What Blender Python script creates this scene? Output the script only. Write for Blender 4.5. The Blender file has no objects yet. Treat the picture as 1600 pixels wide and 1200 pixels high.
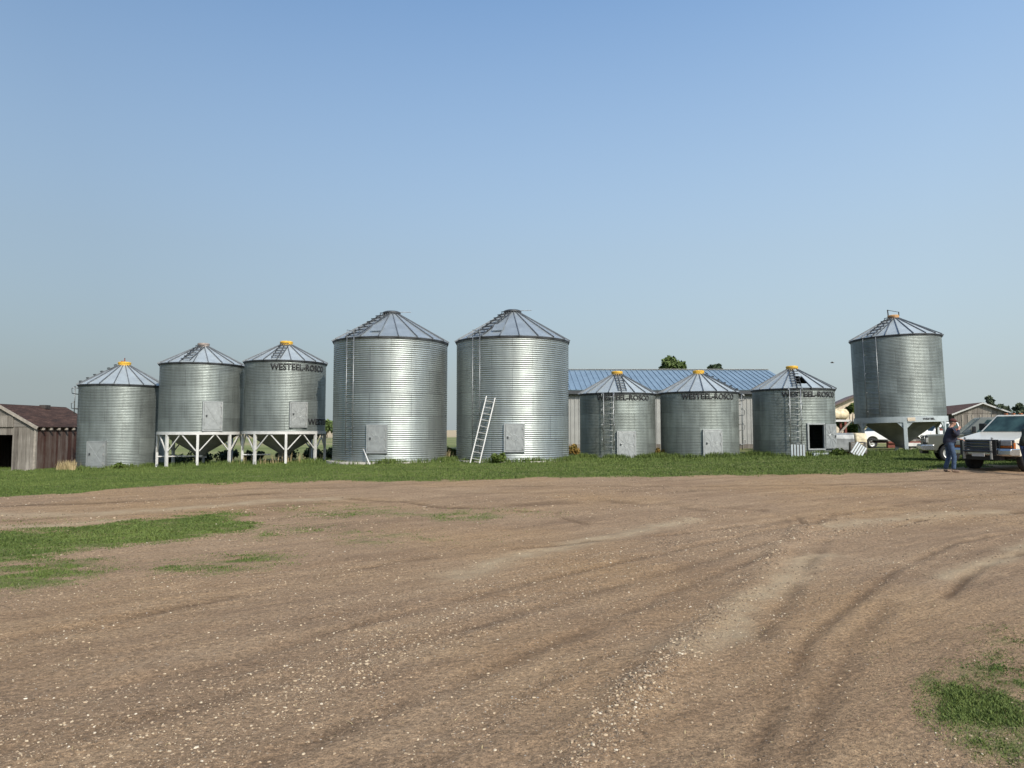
import bpy, bmesh, math, random
import numpy as np
from mathutils import Vector, Matrix
random.seed(7); rng = np.random.default_rng(11)
S = bpy.context.scene
C = S.collection
R = math.radians
PI = math.pi

# ------------------------------------------------------------------ camera, sky, sun, exposure
F = 1109.0                                   # focal length in photo pixels (1600 wide)
CAM_H = 1.6
PITCH = math.atan(72/F)
cam = bpy.data.cameras.new('camera'); cam.sensor_width = 36; cam.lens = F/1600*36
cam.clip_start = 0.05; cam.clip_end = 20000
co = bpy.data.objects.new('camera', cam); C.objects.link(co)
co.location = (0, 0, CAM_H); co.rotation_euler = (PI/2 + PITCH, 0, 0)
S.camera = co
S.view_settings.view_transform = 'Standard'; S.view_settings.look = 'None'
S.view_settings.gamma = 1; S.view_settings.use_curve_mapping = False
S.view_settings.exposure = 0.72

SUN_AZ, SUN_EL = 31.0, 39.0                  # degrees to the right of straight behind the camera, elevation
sd = Vector((math.sin(R(SUN_AZ))*math.cos(R(SUN_EL)), -math.cos(R(SUN_AZ))*math.cos(R(SUN_EL)), math.sin(R(SUN_EL))))
W = bpy.data.worlds.new('World'); S.world = W; W.use_nodes = True
wn = W.node_tree.nodes; wl = W.node_tree.links
bg = wn['Background']
sky = wn.new('ShaderNodeTexSky'); sky.sky_type = 'NISHITA'; sky.sun_disc = False
sky.sun_elevation = R(SUN_EL)
sky.sun_rotation = R(180-SUN_AZ)
sky.altitude = 500; sky.air_density = 1.0; sky.dust_density = 2.6; sky.ozone_density = 3.0
# smoky air near the horizon: the sky fades to grey-blue with falling elevation
tc = wn.new('ShaderNodeTexCoord'); sx = wn.new('ShaderNodeSeparateXYZ'); wl.new(tc.outputs['Generated'], sx.inputs[0])
mrn = wn.new('ShaderNodeValToRGB'); wl.new(sx.outputs[2], mrn.inputs[0])
el_ = mrn.color_ramp.elements
for k_ in range(2): el_.new(.5)
for k_, (p_, f_) in enumerate(((0.0, .92), (.06, .92), (.24, .68), (.56, .03))): el_[k_].position = p_; el_[k_].color = (f_, f_, f_, 1)
mxn = wn.new('ShaderNodeMix'); mxn.data_type = 'RGBA'
wl.new(mrn.outputs[0], mxn.inputs[0]); wl.new(sky.outputs[0], mxn.inputs[6]); mxn.inputs[7].default_value = (1.70, 1.81, 1.97, 1)
# the smoke is thicker on the left and brighter towards the sun on the right
az_ = wn.new('ShaderNodeMapRange'); wl.new(sx.outputs[0], az_.inputs[0])
for k_, v_ in enumerate((-.5, .5, .80, 1.13)): az_.inputs[k_+1].default_value = v_
mul = wn.new('ShaderNodeVectorMath'); mul.operation = 'SCALE'; wl.new(mxn.outputs[2], mul.inputs[0]); wl.new(az_.outputs[0], mul.inputs['Scale'])
tnt = wn.new('ShaderNodeVectorMath'); tnt.operation = 'MULTIPLY'; wl.new(mul.outputs[0], tnt.inputs[0]); tnt.inputs[1].default_value = (.97, 1.045, 1.0)
wl.new(tnt.outputs[0], bg.inputs[0]); bg.inputs[1].default_value = 0.15
sl = bpy.data.lights.new('sun', 'SUN'); sl.energy = 2.65; sl.angle = R(0.6); sl.color = (1.0, 0.93, 0.82)
so = bpy.data.objects.new('sun', sl); C.objects.link(so)
so.rotation_euler = (-sd).to_track_quat('-Z', 'Y').to_euler()

# ------------------------------------------------------------------ noise and terrain helpers
def _hash(ix, iy, seed):
    h = (ix.astype(np.int64)*374761393 + iy.astype(np.int64)*668265263 + seed*2147483) & 0x7fffffff
    h = ((h ^ (h >> 13))*1274126177) & 0x7fffffff
    h = h ^ (h >> 16)
    return (h & 0xffff)/65535.0
def vnoise(x, y, seed=0):
    x = np.asarray(x, float); y = np.asarray(y, float)
    ix = np.floor(x); iy = np.floor(y); fx = x-ix; fy = y-iy
    fx = fx*fx*(3-2*fx); fy = fy*fy*(3-2*fy)
    a = _hash(ix, iy, seed); b = _hash(ix+1, iy, seed); c = _hash(ix, iy+1, seed); d = _hash(ix+1, iy+1, seed)
    return (a*(1-fx)+b*fx)*(1-fy) + (c*(1-fx)+d*fx)*fy
def fbm(x, y, seed=0, oct=4):
    t = 0; a = .5; s = 0
    for k in range(oct):
        t = t + a*vnoise(x*2**k, y*2**k, seed+k*17); s += a; a *= .5
    return t/s
def sstep(a, b, x):
    t = np.clip((np.asarray(x, float)-a)/(b-a), 0, 1); return t*t*(3-2*t)
_PX = [-60, -26, -22, -17, -12.4, -6, 0, 6, 10.5, 15.5, 23, 60]
_PZ = [-.75, -.60, -.51, -.31, -.18, .0, .06, .06, .14, .25, .31, .35]
def terrain(x, y):
    x = np.asarray(x, float); y = np.asarray(y, float)
    return np.interp(x, _PX, _PZ)*sstep(8, 28, y)*(1-sstep(80, 200, y))
def gz(x, y): return float(terrain(x, y))
def ray(px, py):
    zc = -(py-600)/F
    return ((px-800)/F, math.cos(PITCH)-zc*math.sin(PITCH), math.sin(PITCH)+zc*math.cos(PITCH))
def P(px, py):                                # where the photo's ground point lies in the yard
    x, y, z = ray(px, py); h = 0.0
    for _ in range(8):
        t = (h-CAM_H)/z; h = gz(x*t, y*t)
    return (x*t, y*t)

# ------------------------------------------------------------------ node material helpers
class NT:
    def __init__(s, name):
        s.m = bpy.data.materials.new(name); s.m.use_nodes = True
        s.t = s.m.node_tree; s.n = s.t.nodes; s.b = s.n['Principled BSDF']
    def link(s, a, b): s.t.links.new(a, b)
    def set(s, sock, v):
        if hasattr(v, 'links'): s.link(v, sock)
        else: sock.default_value = v
    def coord(s, kind='Object'): return s.n.new('ShaderNodeTexCoord').outputs[kind]
    def mapping(s, v, scale=(1,1,1), rot=(0,0,0)):
        m = s.n.new('ShaderNodeMapping'); s.link(v, m.inputs[0]); m.inputs['Scale'].default_value = scale; m.inputs['Rotation'].default_value = rot
        return m.outputs[0]
    def noise(s, v, scale, detail=4, rough=.55, out='Fac'):
        n = s.n.new('ShaderNodeTexNoise'); s.link(v, n.inputs['Vector']); n.inputs['Scale'].default_value = scale
        n.inputs['Detail'].default_value = detail; n.inputs['Roughness'].default_value = rough
        return n.outputs[out]
    def voro(s, v, scale, out='Distance', feature='F1'):
        n = s.n.new('ShaderNodeTexVoronoi'); n.feature = feature; s.link(v, n.inputs['Vector']); n.inputs['Scale'].default_value = scale
        return n.outputs[out]
    def ramp(s, f, stops):
        r = s.n.new('ShaderNodeValToRGB'); s.link(f, r.inputs[0]); e = r.color_ramp.elements
        while len(e) < len(stops): e.new(.5)
        for k, (p, c) in enumerate(stops):
            e[k].position = p; e[k].color = (*c, 1) if len(c) == 3 else c
        return r.outputs[0]
    def mr(s, f, a, b, c=0, d=1):
        r = s.n.new('ShaderNodeMapRange'); s.link(f, r.inputs[0])
        for i, v in enumerate((a, b, c, d)): r.inputs[i+1].default_value = v
        return r.outputs[0]
    def math(s, op, a, b=0.0, c=None):
        m = s.n.new('ShaderNodeMath'); m.operation = op; s.set(m.inputs[0], a); s.set(m.inputs[1], b)
        if c is not None: s.set(m.inputs[2], c)
        return m.outputs[0]
    def mix(s, f, a, b, mode='MIX'):
        m = s.n.new('ShaderNodeMix'); m.data_type = 'RGBA'; m.blend_type = mode
        s.set(m.inputs[0], f)
        for sock, v in ((m.inputs[6], a), (m.inputs[7], b)):
            if hasattr(v, 'links'): s.link(v, sock)
            else: sock.default_value = (*v, 1) if len(v) == 3 else v
        return m.outputs[2]
    def attr(s, name, out='Fac'):
        a = s.n.new('ShaderNodeAttribute'); a.attribute_name = name; return a.outputs[out]
    def bump(s, h, strength=.5, dist=.02):
        b = s.n.new('ShaderNodeBump'); s.link(h, b.inputs['Height']); b.inputs['Strength'].default_value = strength; b.inputs['Distance'].default_value = dist
        s.link(b.outputs[0], s.b.inputs['Normal'])
    def fin(s, color=None, rough=None, metal=None, spec=None):
        for k, v in (('Base Color', color), ('Roughness', rough), ('Metallic', metal), ('Specular IOR Level', spec)):
            if v is None: continue
            if isinstance(v, tuple) and len(v) == 3: v = (*v, 1)
            s.set(s.b.inputs[k], v)
        return s.m
def plain(name, col, rough=.6, metal=0.0, var=.18, scale=6, spec=.5, bump=0):
    t = NT(name); v = t.coord()
    n = t.noise(v, scale, 5)
    d = tuple(c*(1-var) for c in col); l = tuple(min(1, c*(1+var)) for c in col)
    c = t.ramp(n, [(.3, d), (.7, l)])
    if bump: t.bump(t.noise(v, scale*4, 4), bump, .01)
    return t.fin(c, rough, metal, spec)

def galv(name, tone, rough, metal, ringh, npan, contrast):
    t = NT(name); v = t.coord()
    sp = t.n.new('ShaderNodeSeparateXYZ'); t.link(v, sp.inputs[0])
    ang = t.math('ARCTAN2', sp.outputs[0], sp.outputs[1])
    ring = t.math('FLOOR', t.math('DIVIDE', sp.outputs[2], ringh))
    pa = t.math('ADD', t.math('MULTIPLY', ang, npan/(2*PI)), t.math('MULTIPLY', ring, .5))
    pan = t.math('FLOOR', pa)
    oi = t.n.new('ShaderNodeObjectInfo')
    cb = t.n.new('ShaderNodeCombineXYZ'); t.link(pan, cb.inputs[0]); t.link(ring, cb.inputs[1]); t.link(oi.outputs['Random'], cb.inputs[2])
    wnz = t.n.new('ShaderNodeTexWhiteNoise'); t.link(cb.outputs[0], wnz.inputs[0])
    streak = t.noise(t.mapping(v, (2.2, 2.2, .22)), 2.0, 5, .6)
    sheet = t.math('MULTIPLY_ADD', wnz.outputs[0], contrast, 1-contrast/2)
    st = t.mr(streak, .25, .75, 1-contrast*.9, 1+contrast*.6)
    val = t.math('MULTIPLY', sheet, st)
    fr = t.math('FRACT', pa)
    seam = t.math('LESS_THAN', fr, .012)
    val = t.math('MULTIPLY', val, t.math('MULTIPLY_ADD', seam, -.35, 1))
    sm = t.math('LESS_THAN', t.math('FRACT', t.math('DIVIDE', sp.outputs[2], ringh)), .035)
    val = t.math('MULTIPLY', val, t.math('MULTIPLY_ADD', sm, -.22, 1))
    rs = t.noise(t.mapping(v, (5, 5, .35)), 1.4, 6, .7)
    val = t.math('MULTIPLY', val, t.mr(t.noise(v, 1.1, 5, .65), .3, .7, 1-contrast*.55, 1+contrast*.45))
    col = t.mix(t.mr(rs, .62, .80, 0, contrast*1.3), t.mix(1.0, tone, val, 'MULTIPLY'), (.16, .13, .10))
    sp2 = t.noise(v, 22, 3)
    ro = t.mr(sp2, .3, .7, rough-.07, rough+.09)
    return t.fin(col, ro, metal)

M = {}
M['galv_new'] = galv('galvanized_steel', (.345, .375, .365), .46, .80, 1.12, 9, .18)
M['galv_old'] = galv('weathered_galvanized_steel', (.215, .24, .225), .55, .58, .81, 7, .32)
M['galv_mid'] = galv('dull_galvanized_steel', (.215, .24, .23), .52, .62, .84, 8, .28)
M['roof'] = plain('galvanized_roof_sheet', (.37, .41, .425), .50, .35, .14, 1.6)
M['roof_blue'] = plain('blue_grey_galvanized_roof_sheet', (.35, .39, .41), .42, .55, .12, 1.6)
M['rib'] = plain('grey_roof_rib', (.16, .17, .18), .5, .5)
M['eave'] = plain('dark_steel_and_eave_shade', (.055, .06, .065), .6, .4)  # dark steel parts, and the painted shade under the bin eaves
M['door'] = plain('galvanized_door_sheet', (.34, .355, .355), .45, .5, .14, 5)
M['yellow'] = plain('yellow_painted_cap', (.62, .36, .035), .5, 0, .25, 9)
M['tan'] = plain('faded_tan_cap', (.45, .25, .10), .6, 0, .25, 9)
M['greycap'] = plain('rusty_grey_cap', (.30, .25, .22), .6, .3, .3, 9)
M['darkcap'] = plain('dark_steel_cap', (.07, .075, .08), .5, .5)
M['white'] = plain('white_painted_steel', (.52, .515, .50), .5, 0, .14, 3)
M['greywhite'] = plain('grey_white_painted_steel', (.36, .40, .41), .5, 0, .12, 3)
M['hopper'] = plain('grey_painted_hopper_steel', (.20, .205, .20), .6, .2, .22, 2)
M['steel'] = plain('plain_steel', (.34, .35, .35), .45, .8)
M['ladder'] = plain('galvanized_ladder_steel', (.24, .25, .255), .45, .75)
M['aluminium'] = plain('bright_aluminium', (.34, .34, .33), .5, .3, .08)
M['concrete'] = plain('pale_concrete', (.45, .42, .37), .9, 0, .25, 4, .3, .3)
def worn_black():
    t = NT('worn_black_paint'); v = t.coord()
    n = t.noise(v, 9, 5, .7)
    t.fin((.018, .018, .02), .6, 0)
    tr = t.n.new('ShaderNodeBsdfTransparent'); mx = t.n.new('ShaderNodeMixShader')
    t.link(t.mr(n, .56, .66), mx.inputs[0]); t.link(t.b.outputs[0], mx.inputs[1]); t.link(tr.outputs[0], mx.inputs[2])
    t.link(mx.outputs[0], t.n['Material Output'].inputs[0])
    return t.m
M['letters'] = worn_black()
M['black'] = plain('black_plastic', (.012, .012, .013), .5)
M['rubber'] = plain('black_rubber', (.02, .02, .02), .85)
M['chrome'] = plain('chrome', (.62, .62, .62), .25, 1.0, .05)
M['rim'] = plain('pale_wheel_rim', (.62, .62, .60), .4, .4)
def glass():
    t = NT('dark_window_glass'); t.fin(t.ramp(t.noise(t.coord(), 1.6, 3), [(.35, (.012, .022, .022)), (.65, (.045, .085, .08))]), .05, 0, .35); return t.m
M['glass'] = glass()
M['lens'] = plain('clear_lamp_lens', (.52, .51, .48), .12, .4)
M['amber'] = plain('amber_lamp_lens', (.30, .085, .014), .2)
M['paint_cream'] = plain('cream_white_car_paint', (.60, .565, .48), .25, .1, .05, 2)
M['paint_white'] = plain('white_car_paint', (.72, .72, .71), .28, 0, .06, 2)
M['paint_silver'] = plain('silver_paint_with_ground_reflection', (.20, .20, .165), .28, .55, .06, 2)  # silver paint, olive-tan reflection of the ground put into its base colour
M['rust'] = plain('rusty_red_steel', (.16, .045, .03), .8, 0, .4, 7)
M['skin'] = plain('skin', (.42, .23, .16), .55, 0, .1)
M['navy'] = plain('navy_jacket_cloth', (.012, .014, .03), .9, 0, .3, 14)
M['olive'] = plain('dark_olive_jacket_cloth', (.022, .026, .018), .9, 0, .6, 16)
M['jeans'] = plain('blue_denim', (.035, .062, .115), .9, 0, .45, 12)
M['jeans_dark'] = plain('dark_blue_denim', (.025, .045, .11), .9, 0, .35, 12)
M['boot'] = plain('tan_leather', (.20, .13, .09), .8, 0, .3, 20)
M['bootdark'] = plain('dark_leather', (.03, .025, .022), .8)
M['cap'] = plain('maroon_cap_cloth', (.07, .018, .014), .9)
M['hair'] = plain('grey_brown_hair', (.08, .06, .05), .8)
M['bark'] = plain('bark', (.08, .06, .045), .9, 0, .4, 8, .2, .6)

def wood(name, cols, plank=.22, horiz=False):
    t = NT(name); v = t.coord()
    sp = t.n.new('ShaderNodeSeparateXYZ'); t.link(v, sp.inputs[0])
    a = t.math('ADD', sp.outputs[0], sp.outputs[1])
    u = sp.outputs[2] if horiz else a
    pi = t.math('FLOOR', t.math('DIVIDE', u, plank))
    cb = t.n.new('ShaderNodeCombineXYZ'); t.link(pi, cb.inputs[0])
    wz = t.n.new('ShaderNodeTexWhiteNoise'); t.link(cb.outputs[0], wz.inputs[0])
    sc = (1.2, 1.2, 9) if horiz else (7, 7, .8)
    n = t.noise(t.mapping(v, sc), 1.6, 6, .65)
    big = t.noise(v, .8, 4, .6)
    f = t.math('ADD', t.math('MULTIPLY', wz.outputs[0], .28), t.math('ADD', t.math('MULTIPLY', n, .45), t.math('MULTIPLY', big, .42)))
    c = t.ramp(f, [(.32+.14*k, cc) for k, cc in enumerate(cols)])
    gap = t.math('LESS_THAN', t.math('FRACT', t.math('DIVIDE', u, plank)), .06)
    c = t.mix(t.math('MULTIPLY', gap, .65), c, (.02, .018, .015))
    t.bump(n, .5, .01)
    return t.fin(c, .9, 0, .2)
M['grey_wood'] = wood('weathered_grey_wood', [(.06, .052, .046), (.13, .115, .10), (.19, .172, .15), (.30, .275, .245)])
M['grey_wood2'] = wood('grey_barn_boards', [(.10, .09, .08), (.17, .15, .135), (.25, .225, .20), (.42, .38, .34)], .5)
M['grey_lap'] = wood('grey_lap_siding', [(.06, .052, .046), (.13, .12, .105), (.18, .165, .15), (.27, .25, .225)], .2, True)
M['red_wood'] = wood('faded_red_boards', [(.045, .02, .016), (.07, .034, .027), (.11, .078, .066), (.17, .14, .125)], .18)
M['dark_and_shaded_wood'] = wood('dark_boards_and_barn_side_shade', [(.035, .03, .028), (.055, .047, .043), (.08, .07, .062), (.12, .10, .09)], .25)  # darker copy for the shaded barn sides; also the shed's roof vent
M['pale_wood'] = plain('pale_trim_board', (.27, .24, .205), .8, 0, .25, 5)
def shingle(name, a, b, c):
    t = NT(name); v = t.coord()
    n = t.noise(t.mapping(v, (.5, .5, 5)), 2.2, 6, .7); n2 = t.noise(v, 14, 3)
    f = t.math('ADD', t.math('MULTIPLY', n, .7), t.math('MULTIPLY', n2, .3))
    t.bump(n2, .6, .02)
    return t.fin(t.ramp(f, [(.34, a), (.5, b), (.66, c)]), .9, 0, .2)
M['shingle_rust'] = shingle('rust_brown_shingles', (.022, .016, .014), (.048, .027, .021), (.11, .065, .05))
M['shingle_brown'] = shingle('brown_shingles', (.07, .038, .028), (.10, .055, .042), (.13, .075, .058))
M['shingle_mauve'] = shingle('mauve_brown_shingles', (.13, .10, .095), (.17, .13, .125), (.22, .17, .16))
M['cream_wall'] = plain('cream_stucco', (.62, .52, .40), .9, 0, .2, 3)
M['blue_roof'] = plain('blue_metal_roofing', (.20, .27, .33), .38, .25, .12, .7)
M['blue_roof_rib'] = plain('pale_blue_roof_seam', (.21, .285, .35), .4, .25)
M['wall_panel'] = plain('grey_metal_siding', (.30, .30, .285), .55, .2, .14, 1.2)
M['cream_tank'] = plain('rust_stained_cream_tank', (.62, .53, .36), .6, 0, .4, 3.5)
M['silver_tank'] = plain('stained_white_metal_tank', (.27, .28, .28), .5, .4, .3, 3)

def leafmat(name, a, b):
    t = NT(name); f = t.attr('tone')
    t.fin(t.ramp(f, [(0, a), (1, b)]), .7, 0, .25)
    return t.m
M['leaf'] = leafmat('green_leaves', (.035, .06, .018), (.11, .15, .045))
M['spruce'] = leafmat('spruce_needles', (.018, .035, .018), (.05, .075, .035))
M['pine'] = leafmat('grey_green_needles', (.05, .075, .05), (.13, .155, .095))
M['bush'] = leafmat('bush_leaves', (.03, .055, .012), (.11, .15, .03))
M['weed'] = leafmat('rust_green_weeds', (.04, .07, .015), (.28, .16, .04))
M['blade'] = leafmat('grass_blades', (.030, .060, .012), (.140, .180, .045))
M['dry'] = leafmat('dry_grass_blades', (.28, .22, .11), (.46, .37, .21))
def stonemat():
    t = NT('yard_stones'); f = t.attr('tone')
    return t.fin(t.ramp(f, [(0, (.13, .095, .065)), (.35, (.29, .21, .14)), (.75, (.45, .345, .23)), (.95, (.49, .405, .29)), (1, (.60, .53, .43))]), .85, 0, .3)
M['stone'] = stonemat()

# ------------------------------------------------------------------ mesh helpers
class MB:
    def __init__(s): s.v = []; s.f = []; s.mi = []; s.k = 0
    def add(s, vs, fs):
        o = len(s.v); s.v += [tuple(v) for v in vs]; s.f += [tuple(i+o for i in f) for f in fs]; s.mi += [s.k]*len(fs); return s
    def box(s, c, d, rot=None):
        x, y, z = d[0]/2, d[1]/2, d[2]/2
        vs = [Vector(p) for p in ((-x,-y,-z),(x,-y,-z),(x,y,-z),(-x,y,-z),(-x,-y,z),(x,-y,z),(x,y,z),(-x,y,z))]
        if rot is not None: vs = [rot @ v for v in vs]
        c = Vector(c)
        return s.add([v+c for v in vs], [(0,3,2,1),(4,5,6,7),(0,1,5,4),(1,2,6,5),(2,3,7,6),(3,0,4,7)])
    def bar(s, p, q, w, h, up=(0,0,1)):
        p = Vector(p); q = Vector(q); d = (q-p); L = d.length; d.normalize(); u = Vector(up)
        if abs(d.dot(u)) > .98: u = Vector((0,1,0))
        a = d.cross(u).normalized(); b = a.cross(d).normalized()
        m = Matrix((a, d, b)).transposed()
        return s.box((p+q)/2, (w, L, h), m)
    def tube(s, pts, r, n=8, cap=True):
        pts = [Vector(p) for p in pts]; rs = r if isinstance(r, (list, tuple)) else [r]*len(pts)
        rings = []
        for i, p in enumerate(pts):
            d = (pts[min(i+1, len(pts)-1)]-pts[max(i-1, 0)]).normalized()
            u = Vector((0,0,1)) if abs(d.z) < .95 else Vector((1,0,0))
            a = d.cross(u).normalized(); b = a.cross(d)
            rings.append([p+(a*math.cos(2*PI*k/n)+b*math.sin(2*PI*k/n))*rs[i] for k in range(n)])
        vs = [v for rg in rings for v in rg]; fs = []
        for i in range(len(pts)-1):
            for k in range(n):
                k2 = (k+1) % n; fs.append((i*n+k, i*n+k2, (i+1)*n+k2, (i+1)*n+k))
        if cap: fs += [tuple(range(n-1, -1, -1)), tuple((len(pts)-1)*n+k for k in range(n))]
        return s.add(vs, fs)
    def lathe(s, prof, n=48, c=(0,0,0), axis='z'):
        vs = []; fs = []; m = len(prof)
        for k in range(n):
            a = 2*PI*k/n
            for r, z in prof:
                x, y = r*math.cos(a), r*math.sin(a)
                if axis == 'z': p = (x, y, z)
                elif axis == 'y': p = (x, z, y)
                else: p = (z, x, y)
                vs.append((p[0]+c[0], p[1]+c[1], p[2]+c[2]))
        for k in range(n):
            k2 = (k+1) % n
            for i in range(m-1): fs.append((k*m+i, k2*m+i, k2*m+i+1, k*m+i+1))
        return s.add(vs, fs)
    def prism(s, poly, y0, y1):               # polygon in x,z extruded along y
        n = len(poly); vs = [(x, y0, z) for x, z in poly] + [(x, y1, z) for x, z in poly]
        fs = [tuple(range(n)), tuple(range(2*n-1, n-1, -1))]
        for k in range(n):
            k2 = (k+1) % n; fs.append((k, k+n, k2+n, k2))
        return s.add(vs, fs)
    def slab(s, quad, t):                     # four corners thickened along the normal
        q = [Vector(v) for v in quad]; nrm = (q[1]-q[0]).cross(q[3]-q[0]).normalized()*t
        return s.add(q+[v+nrm for v in q], [(3,2,1,0),(4,5,6,7),(0,1,5,4),(1,2,6,5),(2,3,7,6),(3,0,4,7)])
    def build(s, name, mats, parent=None, smooth=False, bevel=0, seg=2):
        me = bpy.data.meshes.new(name); me.from_pydata(s.v, [], s.f)
        if not isinstance(mats, (list, tuple)): mats = [mats]
        for m in mats: me.materials.append(m)
        me.polygons.foreach_set('material_index', s.mi)
        bm = bmesh.new(); bm.from_mesh(me); bmesh.ops.recalc_face_normals(bm, faces=bm.faces); bm.to_mesh(me); bm.free()
        if smooth: me.polygons.foreach_set('use_smooth', [True]*len(me.polygons))
        me.update()
        o = bpy.data.objects.new(name, me); C.objects.link(o)
        if parent: o.parent = parent
        if bevel:
            b = o.modifiers.new('bevel', 'BEVEL'); b.width = bevel; b.segments = seg; b.limit_method = 'ANGLE'; b.angle_limit = R(40)
        return o
def npmesh(name, V, Fc, mat, attrs=None, smooth=False, parent=None):
    me = bpy.data.meshes.new(name); n = len(V); m, k = Fc.shape
    me.vertices.add(n); me.vertices.foreach_set('co', np.asarray(V, np.float32).ravel())
    me.loops.add(m*k); me.loops.foreach_set('vertex_index', np.asarray(Fc, np.int32).ravel())
    me.polygons.add(m); me.polygons.foreach_set('loop_start', np.arange(0, m*k, k, dtype=np.int32))
    me.update(calc_edges=True)
    for nm, a in (attrs or {}).items():
        at = me.attributes.new(nm, 'FLOAT', 'POINT'); at.data.foreach_set('value', np.asarray(a, np.float32))
    me.polygons.foreach_set('use_smooth', [smooth]*m)
    me.materials.append(mat)
    o = bpy.data.objects.new(name, me); C.objects.link(o)
    if parent: o.parent = parent
    return o
def tag(o, label=None, cat=None, group=None, kind=None):
    for k, v in (('label', label), ('category', cat), ('group', group), ('kind', kind)):
        if v: o[k] = v
    return o
def thing(name, label, cat, loc, rz=0, group=None, rot=None):
    o = bpy.data.objects.new(name, None); C.objects.link(o); o.empty_display_size = .3
    o.location = loc; o.rotation_euler = rot or (0, 0, rz)
    return tag(o, label, cat, group)
def copy_thing(root, loc, rz, label):
    r = root.copy(); C.objects.link(r); r.location = loc; r.rotation_euler.z = rz; r['label'] = label
    for ch in root.children:
        c = ch.copy(); C.objects.link(c); c.parent = r
        for g in ch.children:
            d = g.copy(); C.objects.link(d); d.parent = c
    return r

# ------------------------------------------------------------------ ground
_bpts = [P(*q) for q in ((0, 778), (100, 770), (200, 762), (300, 757), (400, 755), (600, 752), (800, 748), (1000, 745), (1200, 742), (1350, 740), (1440, 738))]
_bx = [-60, -30] + [p[0] for p in _bpts] + [18, 22, 60]
_by = [6, 13] + [p[1] for p in _bpts] + [26.6, 27.5, 33]
PATCH = [  # (outline in photo pixels, strength)
 ([(-150,846),(80,828),(200,815),(290,806),(340,805),(365,822),(350,835),(260,845),(150,860),(60,872),(-150,888)], 1.0),
 ([(-150,890),(70,880),(150,872),(190,884),(110,908),(60,925),(-150,945)], .75),
 ([(30,812),(75,810),(78,817),(40,819)], .6), ([(112,814),(145,814),(140,823),(115,822)], .6), ([(30,826),(78,825),(72,832),(30,833)], .6),
 ([(150,812),(185,811),(183,816),(155,817)], .5),
 ([(268,878),(330,868),(400,868),(440,872),(395,892),(300,896)], .75),
 ([(490,790),(620,794),(740,797),(860,800),(830,810),(700,812),(650,804),(520,803)], .62),
 ([(555,830),(640,828),(690,836),(640,846),(560,842)], .62), ([(420,822),(520,818),(560,825),(480,834),(425,832)], .5),
 ([(700,842),(780,838),(760,852),(690,856)], .3), ([(100,918),(170,910),(205,918),(150,928)], .35), ([(170,884),(215,880),(220,890),(180,900)], .3),
 ([(1482,1078),(1515,1052),(1572,1070),(1600,1130),(1612,1190),(1560,1196),(1505,1130)], 1.0),
 ([(1530,1040),(1640,1032),(1640,1066),(1545,1062)], .9), ([(1548,1000),(1640,985),(1640,1024),(1570,1030)], .55),
 ([(1390,1010),(1440,1005),(1450,1020),(1400,1028)], .3), ([(1470,1030),(1530,1020),(1530,1035),(1490,1044)], .35),
 ([(1400,1100),(1470,1090),(1470,1120),(1410,1125)], .25), ([(1440,1135),(1490,1140),(1470,1170),(1430,1160)], .22),
]
PATCHW = [([P(*q) for q in pl], s) for pl, s in PATCH]
def inpoly(x, y, poly):
    ins = np.zeros(x.shape, bool); n = len(poly)
    for i in range(n):
        x1, y1 = poly[i]; x2, y2 = poly[(i+1) % n]
        c = ((y1 > y) != (y2 > y)) & (x < (x2-x1)*(y-y1)/(y2-y1+1e-12)+x1)
        ins ^= c
    return ins
def grassmask(x, y):
    wx = x + (fbm(x*1.1, y*1.1, 5)-.5)*2.0*np.clip((y-3)/9, .06, 1.2); wy = y + (fbm(x*1.1, y*1.1, 9)-.5)*2.0*np.clip((y-3)/9, .06, 1.0)
    g = sstep(-.35, .5, wy-np.interp(wx, _bx, _by)-.1)
    for pl, s in PATCHW:
        q = np.array(pl); lo = q.min(0)-1.5; hi = q.max(0)+1.5
        near = (x > lo[0]) & (x < hi[0]) & (y > lo[1]) & (y < hi[1])
        if not near.any(): continue
        acc = np.zeros(near.sum()); xx = wx[near]; yy = wy[near]; sp = .42*np.clip(yy/8, .2, 1.8)
        for dx, dy in ((0,0),(1,0),(-1,0),(0,1),(0,-1),(.7,.7),(-.7,.7),(.7,-.7),(-.7,-.7)):
            acc += inpoly(xx+dx*sp, yy+dy*sp, pl)
        brk = (.85 if s > .85 else .5)+.9*sstep(.30, .62, fbm(x[near]*1.9, y[near]*3.6, 23))
        g[near] = np.maximum(g[near], np.minimum(1, s*acc/9*brk))
    return g
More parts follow.
